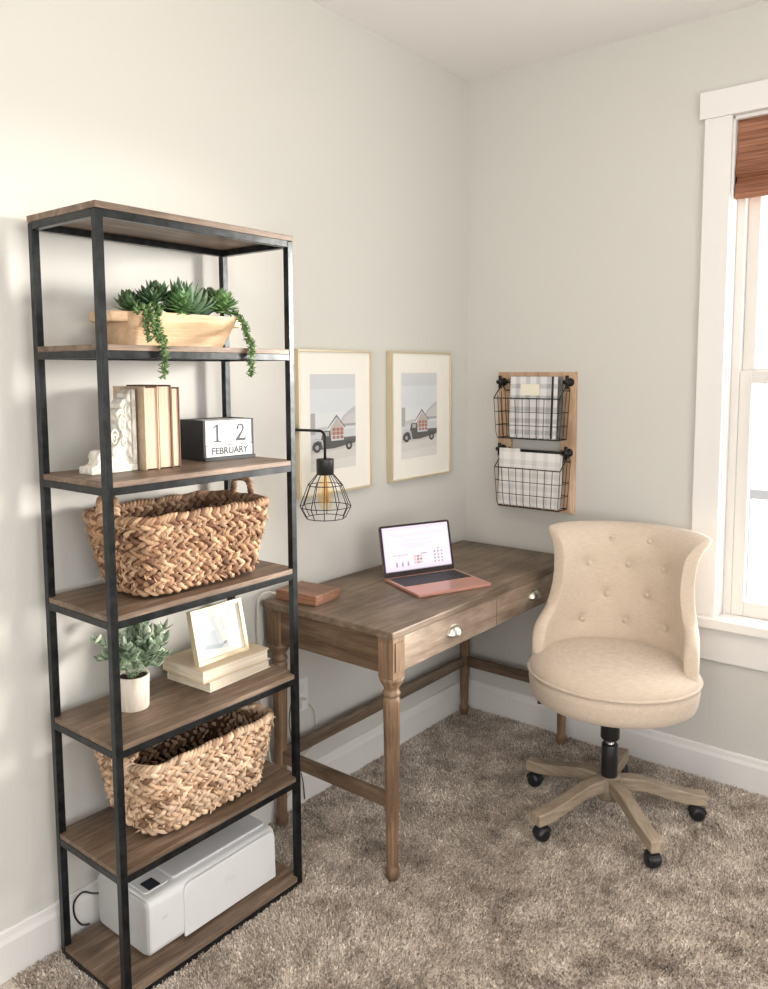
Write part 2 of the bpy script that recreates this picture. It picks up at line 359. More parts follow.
# windows -----------------------------------------------------------
def window_back():
    x0, x1, z0, z1 = W1
    root = bpy.data.objects.new('window_1', None); C.objects.link(root); struct(root, 'white double-hung window with wide flat trim')
    P = lambda mb, nm, mat=M['trim'], bv=.002: mb.build(nm, mat, root, bevel=bv)
    cw = .085
    P(MB().box((x0-cw, -.02, z0), (x0+.006, 0, z1)), 'side_casing'); P(MB().box((x1-.006, -.02, z0), (x1+cw, 0, z1)), 'side_casing')
    mb = MB().box((x0-cw-.018, -.024, z1), (x1+cw+.018, 0, z1+.09)); P(mb, 'head_casing')
    mb = MB().box((x0-cw-.03, -.055, z0-.022), (x1+cw+.03, -.0005, z0+.012)); mb.box((x0+.0125, -.0005, z0+.0005), (x1-.0125, .0535, z0+.012)); P(mb, 'window_stool')
    P(MB().box((x0-cw, -.018, z0-.15), (x1+cw, 0, z0-.022)), 'apron_board')
    # jamb liners
    P(MB().box((x0, 0, z0), (x0+.012, T, z1)), 'jamb'); P(MB().box((x1-.012, 0, z0), (x1, T, z1)), 'jamb')
    P(MB().box((x0, 0, z1-.012), (x1, T, z1)), 'head_jamb'); P(MB().box((x0, .05, z0-.02), (x1, T, z0+.010)), 'sill_plate')
    for xa, xb in ((x0+.012, x0+.04), (x1-.04, x1-.012)):
        P(MB().box((xa, .055, z0+.006), (xb, .118, z1-.012)), 'track', M['vinyl'])
    zm = 1.49
    def sash(y, za, zb, nm, br=.055, tr=.045):
        xa, xb = x0+.04, x1-.04; mb = MB(); s = .042
        mb.box((xa, y, za), (xa+s, y+.028, zb)); mb.box((xb-s, y, za), (xb, y+.028, zb))
        mb.box((xa+s, y, za), (xb-s, y+.028, za+br)); mb.box((xa+s, y, zb-tr), (xb-s, y+.028, zb))
        o = mb.build(nm, M['vinyl'], root, bevel=.003)
        MB().box((xa+s-.004, y+.012, za+br-.004), (xb-s+.004, y+.016, zb-tr+.004)).build('window_glass', M['glass'], o)
        return o
    sash(.058, z0+.01, zm, 'lower_sash'); sash(.089, zm-.045, z1-.014, 'upper_sash')
    P(MB().box((1.45, .045, zm-.004), (1.53, .06, zm+.016)), 'sash_lock', M['vinyl'])
window_back()
def added_window(name, axis, rect, pos, n):  # unseen windows, added so more daylight reaches the room
    root = bpy.data.objects.new(name, None); C.objects.link(root); struct(root, 'added window outside the view, letting in more daylight')
    a0, a1, z0, z1 = rect; mb = MB(); c = .05
    def bx(u0, u1, za, zb, d=.05):
        if axis == 'y': mb.box((u0, pos-d, za), (u1, pos, zb))
        else: mb.box((pos, u0, za), (pos+d, u1, zb))
    bx(a0, a1, z0, z0+c); bx(a0, a1, z1-c, z1); 
    for i in range(n+1):
        u = lerp(a0, a1-c, i/n); bx(u, u+c, z0+c, z1-c)
    mb.build('window_frame', M['vinyl'], root)
added_window('added_window_2', 'y', W2, RY-.03, 3); added_window('added_window_3', 'x', W3, RX+.03, 2)

# woven roman shade inside the top of the window
sh = thing('roman_shade', 'reddish brown woven bamboo roman shade folded up at the top of the window', 'window shade', (1.51, .02, 2.335))
mb = MB(); prof = [(-.0, 0), (-.004, -.10), (-.012, -.165), (-.018, -.178), (-.008, -.185), (.006, -.19), (-.002, -.20), (-.014, -.215), (-.02, -.245), (-.014, -.258), (-.002, -.262), (.012, -.25), (.014, -.19), (.01, 0)]
vs, fs = ext([(a, b) for a, b in prof], lambda d, z, t: (t, d, z), -.425, .425); mb.add(vs, fs, False); mb.build('shade_cloth', M['bamboo'], sh, bevel=.003)
MB().box((-.425, .0, -.0), (.425, .026, .01)).build('head_rail', M['bamboo'], sh)

# porch outside the window
pr = thing('porch_railing', 'thin porch railing in darkened grey, seen faintly through the bright window', 'railing', (1.8, 1.6, -.14))
mb = MB().box((-2, -.03, .95), (2, .03, 1.0)); mb.build('top_rail', M['rail_darkened'], pr)
MB().box((-2, -.02, .1), (2, .02, .15)).build('bottom_rail', M['rail_darkened'], pr)
for i in range(14): MB().box((-1.95+i*.3, -.015, -.16), (-1.92+i*.3, .015, .95)).build('baluster', M['rail_darkened'], pr)
o = MB().box((-12, .13, -.35), (16, 22, -.3)).build('bounce_ground', M['bounce_ground']); tag(o, 'ground outside the window, whitened to bounce light indoors', 'ground', kind='structure')

# ------------------------------------------------------------------ shelving unit
SX0, SX1, SY0, SY1, ZT, DZ = .038, .325, -1.936, -1.353, 1.855, .3042
SL = ZT-.0
sh_ = thing('shelving_unit', 'tall open shelving unit, black metal frame and seven brown wood shelves, beside desk', 'shelf', (SX0, SY0, 0))
w = .0185; dx, dy = SX1-SX0, SY1-SY0
for x in (0, dx-w):
    for y in (0, dy-w): MB().box((x, y, 0), (x+w, y+w, ZT-.016)).build('post', M['metal_black'], sh_, bevel=.0015)
for k in range(7):
    z = ZT-k*DZ; t = .013; rh = .0175
    if k == 0: mb = MB().box((-.001, -.001, z-.015), (dx+.001, dy+.001, z))
    else: mb = MB().prism([(w, .001), (dx-w, .001), (dx-w, w), (dx-.001, w), (dx-.001, dy-w), (dx-w, dy-w), (dx-w, dy-.001), (w, dy-.001), (w, dy-w), (.001, dy-w), (.001, w), (w, w)], z-t, z)
    mb.build('shelf_board', M['board'], sh_, bevel=.0008)
    zb = z-(.015 if k == 0 else t)
    for a, b in (((w, 0), (dx-w, w)), ((w, dy-w), (dx-w, dy)), ((0, w), (w, dy-w)), ((dx-w, w), (dx, dy-w))):
        MB().box((*a, zb-rh), (*b, zb)).build('rail', M['metal_black'], sh_, bevel=.001)
tier = [ZT-k*DZ for k in range(7)]

# ------------------------------------------------------------------ baskets
def basket(label, loc, rz, handles, TONES):
    root = thing('woven_basket', label, 'basket', loc, rz, 'woven baskets on the shelving unit')
    hx0, hy0, hx1, hy1, hgt = .098, .172, .122, .212, .198      # base / rim half sizes
    def ring(t, n, off=0):                                       # rounded rectangle at height t (0..1)
        bulge = t**.8; hx = lerp(hx0, hx1, bulge)+off; hy = lerp(hy0, hy1, bulge)+off; r = .05+off
        poly = rrect(-hx, -hy, hx, hy, r, 6); P = [Vector((a, b, 0)) for a, b in poly]; P.append(P[0])
        ds = [0]
        for i in range(len(P)-1): ds.append(ds[-1]+(P[i+1]-P[i]).length)
        out = []; j = 0
        for i in range(n):
            d = ds[-1]*i/n
            while ds[j+1] < d: j += 1
            out.append(P[j].lerp(P[j+1], (d-ds[j])/max(ds[j+1]-ds[j], 1e-9)))
        return out
    tones = TONES
    mb = MB(); rows = 11; n = 360; K = 24                         # K twists around
    rnd = random.Random(int(loc[2]*100))
    for r in range(rows):
        t = (r+.5)/rows; z = .012+t*(hgt-.014); cen = ring(t, n); cx2 = ring(t, n, .01)
        sgn = 1 if r % 2 else -1
        for s_ in (0, 1):
            pts = []; cols = []; tone = None
            for i in range(n):
                a = 2*PI*K*i/n*1.0+PI*s_+(PI/2 if r % 2 else 0); nrm = (cx2[i]-cen[i]).normalized()
                wv = .0015*math.sin(i*.21+r)
                pts.append(cen[i]+nrm*(.0060*math.cos(a)+wv)+Vector((0, 0, z+sgn*.0072*math.sin(a)+.001*math.sin(i*.13+r*2))))
                if i % 12 == 0: g_ = rnd.uniform(.7, 1.25); tone = [c*g_ for c in rnd.choice(tones)]
                cols.append(tuple(tone))
            rr = [.0062+.0019*math.sin(i*1.05+s_*3+r) for i in range(n)]
            mb.tube(pts, rr, 6, True, cols=cols)
    # stray fibre ends sticking out
    for q in range(300):
        t = rnd.uniform(.02, 1); i = rnd.randrange(n); a = ring(t, n)[i]; b = ring(t, n, .01)[i]; nn = (b-a).normalized(); tg = Vector((-nn.y, nn.x, 0))
        p = a+nn*.010+Vector((0, 0, .012+t*(hgt-.016))); l = rnd.uniform(.008, .018); d = (tg*rnd.uniform(-1, 1)+Vector((0, 0, rnd.uniform(-1, 1)))+nn*.35).normalized()
        mb.tube([p, p+d*l*.5+nn*.001, p+d*l], [.0024, .002, .0008], 4, col=tuple(c*1.1 for c in tones[2]))
    mb.build('basket_body', M['yarn'], root, fixn=False)
    # lining: inner wall and floor, coloured dark for the shade inside the basket
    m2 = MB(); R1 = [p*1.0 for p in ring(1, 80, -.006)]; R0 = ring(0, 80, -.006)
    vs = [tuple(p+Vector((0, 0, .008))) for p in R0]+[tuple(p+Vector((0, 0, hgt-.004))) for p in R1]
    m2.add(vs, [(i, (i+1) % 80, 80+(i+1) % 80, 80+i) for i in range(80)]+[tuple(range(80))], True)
    m2.build('shade_lining', M['wicker_shade'], root, fixn=False)
    # rolled rim
    m3 = MB(); cen = ring(1, 400)
    for s_ in (0, 1, 2):
        pts = []; cols = []
        for i in range(400):
            a = 2*PI*36*i/400+2*PI*s_/3; pts.append(cen[i]+Vector((0, 0, hgt-.001))+(cen[i].normalized())*(.0065*math.cos(a))+Vector((0, 0, .006*math.sin(a)+.002*math.sin(i*.2))))
            if i % 14 == 0: g_ = rnd.uniform(.7, 1.2); tone = [c*g_ for c in rnd.choice(tones)]
            cols.append(tuple(tone))
        m3.tube(pts, .0062, 6, True, cols=cols)
    m3.build('rim', M['yarn'], root, fixn=False)
    # loop handles on the two short ends
    for sy in (-1, 1):
        m4 = MB(); W = .036; top = hgt+(.052 if handles else .012); lean = 0 if handles else -.03
        path = smooth_path([(-W, 0, hgt-.012), (-W*1.0, lean*.4, hgt+.02 if handles else hgt+.004), (-W*.75, lean, top-.006), (0, lean*1.2, top), (W*.75, lean, top-.006), (W, lean*.4, hgt+.02 if handles else hgt+.004), (W, 0, hgt-.012)], 12)
        m = len(path)
        for s_ in (0, 1):
            pts = []; cols = []
            for i, p in enumerate(path):
                a = i*.75+PI*s_; pts.append(Vector((p.x, p.y*sy+sy*(hy1-.002), p.z))+Vector((math.cos(a)*.0035, math.sin(a)*.0045, math.cos(a)*.0025)))
                if i % 5 == 0: g_ = rnd.uniform(.75, 1.15); tone = [c*g_ for c in rnd.choice(tones)]
                cols.append(tuple(tone))
            m4.tube(pts, .0058, 6, cols=cols, col=tones[0])
        m4.build('handle', M['yarn'], root, fixn=False)
    return root
basket('brown woven basket with two upright loop handles, on the shelf below the calendar', (.182, -1.635, tier[3]), 0, True, [(.33, .19, .105), (.42, .255, .15), (.52, .34, .21), (.18, .085, .045), (.37, .21, .12)])
basket('woven basket with folded-in handles on the lower shelf, directly above the white printer', (.182, -1.632, tier[5]), 0, False, [(.54, .36, .23), (.62, .44, .30), (.68, .50, .35), (.28, .16, .09), (.58, .40, .26)])

# ------------------------------------------------------------------ dough bowl with succulents
z2 = tier[1]
bw = thing('succulent_planter', 'pale wooden dough bowl filled with green succulents, strands trailing over the shelf edge', 'planter', (.140, -1.622, z2))
def boat():
    nu = 48; mb = MB(); rings = []
    lv = [(.140, .058, 0), (.142, .061, .004), (.150, .074, .034), (.158, .088, .068), (.161, .092, .084), (.156, .086, .086), (.148, .078, .074), (.135, .065, .050)]
    for hy, hx, z in lv:
        rings.append([(Vector((a, b-.012*(1-z/.086), z))) for a, b in rrect(-hx, -hy, hx, hy, .016, 11)])
    k = len(rings[0]); vs = [p for r in rings for p in r]; fs = []
    for j in range(len(rings)-1):
        for i in range(k): fs.append((j*k+i, j*k+(i+1) % k, (j+1)*k+(i+1) % k, (j+1)*k+i))
    fs.append(tuple(range(k-1, -1, -1))); fs.append(tuple((len(rings)-1)*k+i for i in range(k)))
    mb.add(vs, fs, False); return mb
boat().build('bowl', M['bowl'], bw, bevel=.002)
for s in (-1, 1):
    MB().prism([(-.060, s*.153), (.060, s*.153), (.052, s*.198), (-.052, s*.198)][::s], .060, .086).build('bowl_handle', M['bowl'], bw, bevel=.006, seg=3)
mb = MB(); mb.prism(rrect(-.074, -.143, .074, .143, .016, 5), .052, .070); mb.build('soil', M['soil'], bw)

def leaf_pts(mb, base, d, length, width, thick, col, curl=.3, segs=7, tipc=None):
    """fat tapering leaf as a bent, flattened tube"""
    d = d.normalized(); up = Vector((0, 0, 1)); side = d.cross(up)
    side = side.normalized() if side.length > .05 else Vector((1, 0, 0)); nn = side.cross(d)
    ring_n = 6; vs = []; o = len(mb.v)
    for i in range(segs+1):
        t = i/segs; p = base+d*(length*t)+nn*(curl*length*t*t)
        wd = width*(math.sin(PI*min(1, .12+.9*t))**.7)*.5 if t < 1 else .0004; th = thick*(1-.75*t)*.5
        if t == 1: th = .0004
        for j in range(ring_n):
            a = 2*PI*j/ring_n; vs.append(p+side*math.cos(a)*wd+nn*math.sin(a)*th)
    mb.v += [tuple(v) for v in vs]
    for i in range(segs):
        cc = tuple(lerp(a, b, i/segs) for a, b in zip(col, tipc or col))
        for j in range(ring_n):
            j2 = (j+1) % ring_n; mb.f.append((o+i*ring_n+j, o+i*ring_n+j2, o+(i+1)*ring_n+j2, o+(i+1)*ring_n+j)); mb.sm.append(True); mb.mi.append(0); mb.col.append(cc)
def rosette(c, R, rings, col, tip, wid, tilt=0, az=0, elev=(.15, 1.2), curl=.25):
    mb = MB(); rnd = random.Random(int(c[1]*1e4)); Rm = Matrix.Rotation(tilt, 3, Vector((math.cos(az+PI/2), math.sin(az+PI/2), 0)))
    for r in range(rings):
        f = r/max(1, rings-1); n = int(lerp(11, 4, f)); e = lerp(elev[0], elev[1], f)
        for i in range(n):
            a = 2*PI*(i+.5*(r % 2))/n+rnd.uniform(-.1, .1); d = Vector((math.cos(a)*math.cos(e), math.sin(a)*math.cos(e), math.sin(e)))
            k = rnd.uniform(.85, 1.15); leaf_pts(mb, Vector(c)+Rm@(d*.004+Vector((0, 0, .004*r))), Rm@d, R*lerp(1, .62, f)*k, wid*k, wid*.32, tuple(x*rnd.uniform(.8, 1.15) for x in col), curl, 7, tip)
    return mb
G1, G2, G3 = (.035, .075, .026), (.075, .135, .05), (.12, .20, .06)
for c_, R_, n_, k1, k2, w__, tl, az_ in [((.03, -.132, .090), .036, 4, (.03, .08, .03), G2, .017, .3, -1.2), ((.04, -.088, .104), .044, 5, (.025, .07, .025), G1, .019, .4, -.3),
        ((.015, -.050, .120), .050, 5, G1, (.06, .12, .045), .022, .2, 0), ((.055, -.012, .100), .050, 6, G3, (.05, .14, .04), .022, .75, -.2), ((.050, .126, .108), .052, 6, G3, (.10, .20, .06), .028, .7, -.1),
        ((-.01, .140, .120), .044, 5, (.06, .05, .035), (.09, .10, .05), .022, .3, .6), ((-.04, .09, .112), .045, 5, G1, G2, .022, .3, .6), ((-.03, -.10, .10), .042, 5, G1, G2, .020, .3, .6)]:
    rosette(c_, R_, n_, k1, k2, w__, tl, az_).build('succulent_rosette', M['leafcol'], bw)
mb = MB(); rnd = random.Random(5)
for r, (n, ln_, e0) in enumerate([(9, .095, .35), (9, .100, .75), (7, .098, 1.05), (5, .085, 1.35)]):
    for i in range(n):
        a = 2*PI*(i+.5*(r % 2))/n+rnd.uniform(-.12, .12); d = Vector((math.cos(a)*math.cos(e0), math.sin(a)*math.cos(e0), math.sin(e0)))
        leaf_pts(mb, Vector((.025, .030, .078))+d*.006, d, ln_*rnd.uniform(.88, 1.1), .027, .012, tuple(x*rnd.uniform(.8, 1.25) for x in (.05, .105, .055)), .16, 8, (.14, .22, .12))
for i in range(8):
    a = -.9+i*.3; d = Vector((math.cos(a)*.8, math.sin(a)+.9, .55)); leaf_pts(mb, Vector((.03, .060, .078)), d, .078, .025, .011, tuple(x*rnd.uniform(.9, 1.3) for x in (.055, .11, .06)), .2, 8, (.15, .23, .13))
mb.build('aloe_leaves', M['leafcol'], bw)
def strand(pts, seed, rad=.011):
    rnd = random.Random(seed); mb = MB(); path = smooth_path(pts, 14); mb.tube(path, .0012, 5, col=(.10, .16, .05))
    L_ = 0; last = path[0]
    for p in path:
        if (p-last).length < .0055 and p is not path[0]: continue
        last = p
        for q in range(6):
            d = Vector((rnd.gauss(0, 1), rnd.gauss(0, 1), rnd.gauss(0, .8))).normalized(); c = rnd.choice([(.08, .15, .045), (.12, .21, .06), (.05, .11, .035), (.17, .26, .09)])
            leaf_pts(mb, p, d, rad*rnd.uniform(.75, 1.25), .0075, .0055, c, .1, 4)
    return mb
strand([(.05, -.115, .098), (.086, -.135, .092), (.100, -.140, .066), (.104, -.138, .036), (.108, -.136, .014)], 1).build('trailing_strand', M['leafcol'], bw)
strand([(.05, -.100, .10), (.090, -.122, .094), (.112, -.130, .062), (.150, -.146, .026), (.190, -.156, .004), (.199, -.160, -.035), (.197, -.164, -.074)], 2, .014).build('trailing_strand', M['leafcol'], bw)
strand([(.06, -.080, .098), (.094, -.100, .090), (.114, -.115, .050), (.148, -.132, .024), (.180, -.146, .008)], 6, .014).build('trailing_strand', M['leafcol'], bw)
strand([(.05, .125, .10), (.085, .150, .094), (.112, .158, .060), (.150, .134, .03), (.190, .112, .004), (.199, .102, -.035), (.197, .100, -.074)], 3, .014).build('trailing_strand', M['leafcol'], bw)
strand([(.05, -.125, .095), (.078, -.150, .092), (.094, -.156, .078)], 4, .012).build('trailing_strand', M['leafcol'], bw)

# ------------------------------------------------------------------ corbel, books, calendar  (third shelf)
z3 = tier[2]
cb = thing('corbel_bookend', 'distressed white carved corbel standing against three books', 'bookend', (.15, -1.755, z3))
# silhouette in (y, z): tall at the books, stepping down towards the left
prof = [(0, 0), (-.148, 0), (-.150, .012), (-.146, .020), (-.134, .022), (-.128, .030), (-.132, .040), (-.126, .052), (-.110, .056), (-.104, .050), (-.098, .052)]
prof += arc(-.104, .112, .060, -78, -8, 8)[1:]
prof += [(-.050, .118), (-.060, .128), (-.066, .142), (-.058, .152), (-.046, .156), (-.050, .166), (-.040, .178), (-.026, .180), (-.028, .190), (-.014, .200), (0, .202)]
mb = MB().prism([(y*.8, z) for y, z in prof], -.022, .022, 'x'); mb.build('carved_bracket', M['corbel'], cb, bevel=.002)
MB().box((-.028, -.126, 0), (.028, .0, .018)).build('foot', M['corbel'], cb, bevel=.003)
MB().box((-.028, -.011, .018), (.028, .0, .202)).build('back_plate', M['corbel'], cb, bevel=.003)
mb = MB()
for (cy_, cz_, r_) in ((-.045, .118, .026), (-.075, .085, .022), (-.040, .075, .018), (-.028, .150, .016), (-.105, .036, .013), (-.075, .050, .012)):
    pts = []
    for i in range(26):
        a = i*.42; rr = r_*(1-i/30); pts.append((.023, cy_*.8+math.cos(a)*rr*.5, cz_+math.sin(a)*rr))
    mb.tube(pts, .0028, 6)
for q in range(5): mb.tube(smooth_path([(.023, -.012, .03+q*.034), (.025, -.020, .045+q*.034), (.023, -.015, .062+q*.034)], 4), [.002]*2+[.005]*5+[.002]*2, 6)
mb.build('scroll_carving', M['corbel'], cb)
def std_book(y0, th, h, depth, x1, cov, pages, label, lean=0):
    o = thing('book', label, 'book', (x1-depth, y0, z3), 0, 'books standing on the third shelf')
    c = .0028; m = MB()
    m.box((0, 0, 0), (depth, c, h)); m.box((0, th-c, 0), (depth, th, h)); m.box((0, c, 0), (c, th-c, h))
    m.build('cover', cov, o, bevel=.0006)
    MB().box((c, c, .003), (depth-.004, th-c, h-.004)).build('pages', pages, o)
    return o
std_book(-1.746, .040, .208, .135, .20, M['kraft'], M['paper_v'], 'thickest upright kraft-covered book, pages outwards, touching the white corbel')
std_book(-1.705, .040, .211, .135, .198, M['brown_cover'], M['paper_v'], 'middle upright book with a dark brown cover, pages facing outwards')
std_book(-1.664, .025, .205, .135, .196, M['brown_cover'], M['paper_v'], 'thin upright book at the right end of the row, nearest the calendar')

cal = thing('perpetual_calendar', 'black desktop calendar holder with white number blocks on the third shelf', 'calendar', (.045, -1.528, z3), math.radians(-4))
D_, W_ = .108, .170; mbk = plain('charcoal_painted', (.03, .033, .036), .55)
MB().box((0, 0, 0), (D_+.012, W_, .010)).build('base', mbk, cal, bevel=.001)
MB().box((0, 0, .010), (D_+.004, .007, .112)).build('side_panel', mbk, cal, bevel=.001)
MB().box((0, W_-.007, .010), (D_+.004, W_, .112)).build('side_panel', mbk, cal, bevel=.001)
MB().box((0, .007, .010), (.006, W_-.007, .112)).build('back_panel', mbk, cal, bevel=.001)
M['block'] = mottled('block_white', (.70, .71, .73), (.82, .82, .82), 40, .7, .1); M['ink'] = plain('grey_ink', (.10, .10, .105), .8)
def text_mesh(s, size, name, mat, parent, loc, rot, extr=.0004, sx=1., shear=0, off=0):
    cu = bpy.data.curves.new(name, 'FONT'); cu.body = s; cu.size = size; cu.extrude = extr; cu.align_x = 'CENTER'; cu.align_y = 'CENTER'; cu.shear = shear; cu.offset = off
    t = bpy.data.objects.new(name, cu); C.objects.link(t); bpy.context.view_layer.update()
    me = bpy.data.meshes.new_from_object(t.evaluated_get(bpy.context.evaluated_depsgraph_get())); bpy.data.objects.remove(t)
    me.materials.clear(); me.materials.append(mat); o = bpy.data.objects.new(name, me); C.objects.link(o); o.parent = parent; o.location = loc; o.rotation_euler = rot; o.scale = (sx, 1, 1)
    return o
Rface = (PI/2, 0, PI/2)      # text facing +x, reading along +y
calm = Matrix.Rotation(math.radians(-4), 3, 'Z')
def on_cal(p): return Vector((.045, -1.528, z3))+calm@Vector(p)
def nblock(y, label, digit):
    o = thing('number_block', label, 'calendar block', on_cal((.035, y, .042)), math.radians(-4), 'calendar number blocks')
    MB().box((0, 0, 0), (.077, .0765, .068)).build('block', M['block'], o, bevel=.001)
    m = MB(); u0 = .038; v0 = .034                            # serif digits drawn as flat slabs on the face
    if digit == 1:
        m.prism([(u0-.0035, v0-.023), (u0+.0035, v0-.023), (u0+.0035, v0+.024), (u0-.001, v0+.024), (u0-.0035, v0+.021)], .077, .0775, 'x')
        m.prism([(u0-.013, v0-.025), (u0+.013, v0-.025), (u0+.013, v0-.0215), (u0-.013, v0-.0215)], .077, .0775, 'x')
        m.prism([(u0-.013, v0+.012), (u0-.0035, v0+.018), (u0-.0015, v0+.024), (u0-.013, v0+.016)], .077, .0775, 'x')
    else:
        top = arc(u0, v0+.011, .012, 170, -30, 12); m_in = arc(u0-.0005, v0+.0115, .0068, -20, 165, 12)
        outer = [(a, b) for a, b in top]+[(u0-.004, v0-.018), (u0+.015, v0-.018), (u0+.015, v0-.011), (u0+.0175, v0-.011), (u0+.0175, v0-.025), (u0-.0165, v0-.025), (u0-.0165, v0-.020), (u0+.0045, v0+.004)]
        m.prism(outer+m_in, .077, .0775, 'x')
        m.lathe([(0, -.0003), (.0038, -.0003), (.0038, .0002), (0, .0002)], 14, (.0773, u0-.0095, v0+.011), axis='x')
    m.build('numeral', M['ink'], o)
nblock(.0075, 'white calendar block showing the numeral 1', 1); nblock(.0855, 'white calendar block showing the numeral 2', 2)
o = thing('month_block', 'long white calendar block reading FEBRUARY, under the two number blocks', 'calendar block', on_cal((.035, .0075, .0105)), math.radians(-4))
MB().box((0, 0, 0), (.079, .155, .030)).build('block', M['block'], o, bevel=.001)
text_mesh('FEBRUARY', .026, 'month_name', M['ink'], o, (.0792, .078, .015), Rface, .0003, 1.0, 0, .0007)

# ------------------------------------------------------------------ potted sage, stacked books, photo frame (fifth shelf)
z5 = tier[4]
pp = thing('potted_plant', 'soft grey-green leafy plant in a small whitewashed round pot', 'plant', (.158, -1.778, z5))
MB().lathe([(0, 0), (.036, 0), (.038, .003), (.0405, .083), (.0400, .087), (.036, .087), (.035, .078), (0, .078)], 40).build('pot', M['pot'], pp)
MB().lathe([(0, .079), (.035, .079), (.035, .0815), (0, .0825)], 24).build('soil', M['soil'], pp)
mb = MB(); st = MB(); rnd = random.Random(11)
for s in range(42):
    a = rnd.uniform(0, 2*PI); e = rnd.uniform(.15, 1.45); d = Vector((math.cos(a)*math.cos(e), math.sin(a)*math.cos(e), math.sin(e))); ln_ = rnd.uniform(.070, .138)*(1 if e > .4 else .8)
    p0 = Vector((rnd.uniform(-.015, .015), rnd.uniform(-.015, .015), .080)); pts = smooth_path([p0, p0+d*ln_*.5+Vector((0, 0, .03)), p0+d*ln_+Vector((0, 0, .018))], 6)
    if pts[-1].x > .15: continue
    st.tube(pts, .0013, 5)
    for i in range(2, len(pts)):
        for q in range(2):
            b_ = rnd.uniform(0, 2*PI); dd = (d*.5+Vector((math.cos(b_), math.sin(b_), rnd.uniform(-.2, .8)))).normalized()
            c = rnd.choice([(.36, .45, .31), (.48, .56, .42), (.25, .35, .22), (.58, .64, .50)]); leaf_pts(mb, pts[i], dd, rnd.uniform(.022, .034), .0175, .0016, c, .25, 5)
mb.build('foliage', M['leafcol'], pp); st.build('stems', plain('sage_stem', (.18, .25, .14), .7), pp)

def flat_book(x0, y0, z, w_, l_, h, rz, label, cov):
    o = thing('book', label, 'book', (x0, y0, z), rz, 'books stacked flat under the small frame')
    c = .0028; m = MB(); m.box((0, 0, 0), (w_, l_, c)); m.box((0, 0, h-c), (w_, l_, h)); m.box((0, 0, c), (c, l_, h-c)); m.build('cover', cov, o, bevel=.0006)
    MB().box((c, .004, c), (w_-.004, l_-.004, h-c)).build('pages', M['paper_h'], o)
    return o
flat_book(.068, -1.612, z5+.001, .175, .228, .027, math.radians(3), 'cream book at the bottom of the flat stack of two', M['cream_cover'])
flat_book(.064, -1.622, z5+.029, .175, .235, .034, math.radians(0), 'thicker tan book on top of the flat stack, under the small gold frame', M['tan_cover'])
fr = thing('photo_frame', 'small pale gold picture frame leaning back on the stacked books', 'picture frame', (.205, -1.518, z5+.0635), rot=(0, 0, math.radians(8)))
fr.rotation_euler = (Matrix.Rotation(math.radians(0), 3, 'Z') @ Matrix.Rotation(math.radians(-13), 3, 'Y')).to_euler()
hw, hh = .088, .150
m = MB(); fw = .011
m.box((-.02, -hw, 0), (0, hw, fw)); m.box((-.02, -hw, hh-fw), (0, hw, hh)); m.box((-.02, -hw, fw), (0, -hw+fw, hh-fw)); m.box((-.02, hw-fw, fw), (0, hw, hh-fw))
m.build('frame', plain('champagne_frame', (.72, .62, .42), .4, .3), fr, bevel=.001)
MB().box((-.018, -hw+fw-.002, fw-.002), (-.008, hw-fw+.002, hh-fw+.002)).build('mat', M['mat_board'], fr)
def art_mb(shapes, w_, h_, x):
    """layered flat shapes (u along y, v along z, both 0..1) facing +x"""
    m = MB()
    for i, (col, poly) in enumerate(shapes):
        m.add([(x+i*.00006, (u-.5)*w_, v*h_) for u, v in poly], [tuple(range(len(poly)))], False, 0, col)
    return m
def ell(cx, cy, rx, ry, n=20, a0=0, a1=360): return [(cx+rx*math.cos(math.radians(lerp(a0, a1, i/n))), cy+ry*math.sin(math.radians(lerp(a0, a1, i/n)))) for i in range(n)]
shp = [((.70, .72, .74), [(0, 0), (1, 0), (1, 1), (0, 1)]), ((.56, .60, .63), [(.0, .1), (.45, .15), (.4, .6), (.1, .5)]), ((.60, .60, .58), [(.45, .5), (1, .55), (1, .9), (.6, .95)]),
       ((.82, .80, .74), [(.38, .95), (.52, .95), (.72, .12), (.58, .10)]), ((.45, .50, .52), [(.05, .1), (.5, .02), (.6, .12), (.1, .22)]), ((.38, .40, .40), [(.55, .1), (.66, .1), (.68, .2), (.58, .18)]),
       ((.76, .72, .64), [(.72, .95), (.80, .95), (.95, .3), (.86, .28)])]
o = art_mb(shp, .128, .092, -.0078).build('print', M['art'], fr, fixn=False); o.location = (0, 0, .028)
MB().box((-.0072, -hw+fw-.001, fw-.001), (-.0060, hw-fw+.001, hh-fw+.001)).build('glass_pane', M['glass'], fr)
MB().box((-.062, -.02, .0), (-.018, .02, .006), rot=Matrix.Rotation(math.radians(13), 3, 'Y')).build('easel_foot', M['brown_cover'], fr)

# ------------------------------------------------------------------ printer (bottom shelf)
z7 = tier[6]
PW_, PL, PH = .228, .425, .150
prn = thing('printer', 'white inkjet printer with a small dark screen on the bottom shelf', 'printer', (.046, -1.836, z7+.004))
prof = rrect(0, 0, PW_, PH, .022, 5)                            # section in (x, z)
MB().add(*ext([(a, b) for a, b in prof], lambda d, z, t: (d, t, z), .006, PL)).build('body', M['white_plastic'], prn, bevel=.006, seg=3)
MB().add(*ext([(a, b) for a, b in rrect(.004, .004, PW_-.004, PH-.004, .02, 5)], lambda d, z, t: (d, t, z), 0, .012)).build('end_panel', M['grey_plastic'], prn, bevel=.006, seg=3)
MB().prism(rrect(.006, .098, PW_-.030, PL-.008, .010, 4), PH, PH+.008).build('scanner_lid', M['lidgrey'], prn, bevel=.003, seg=3)
MB().prism(rrect(.012, .018, PW_-.035, .090, .008, 4), PH, PH+.0025).build('control_panel', M['white_plastic'], prn, bevel=.001)
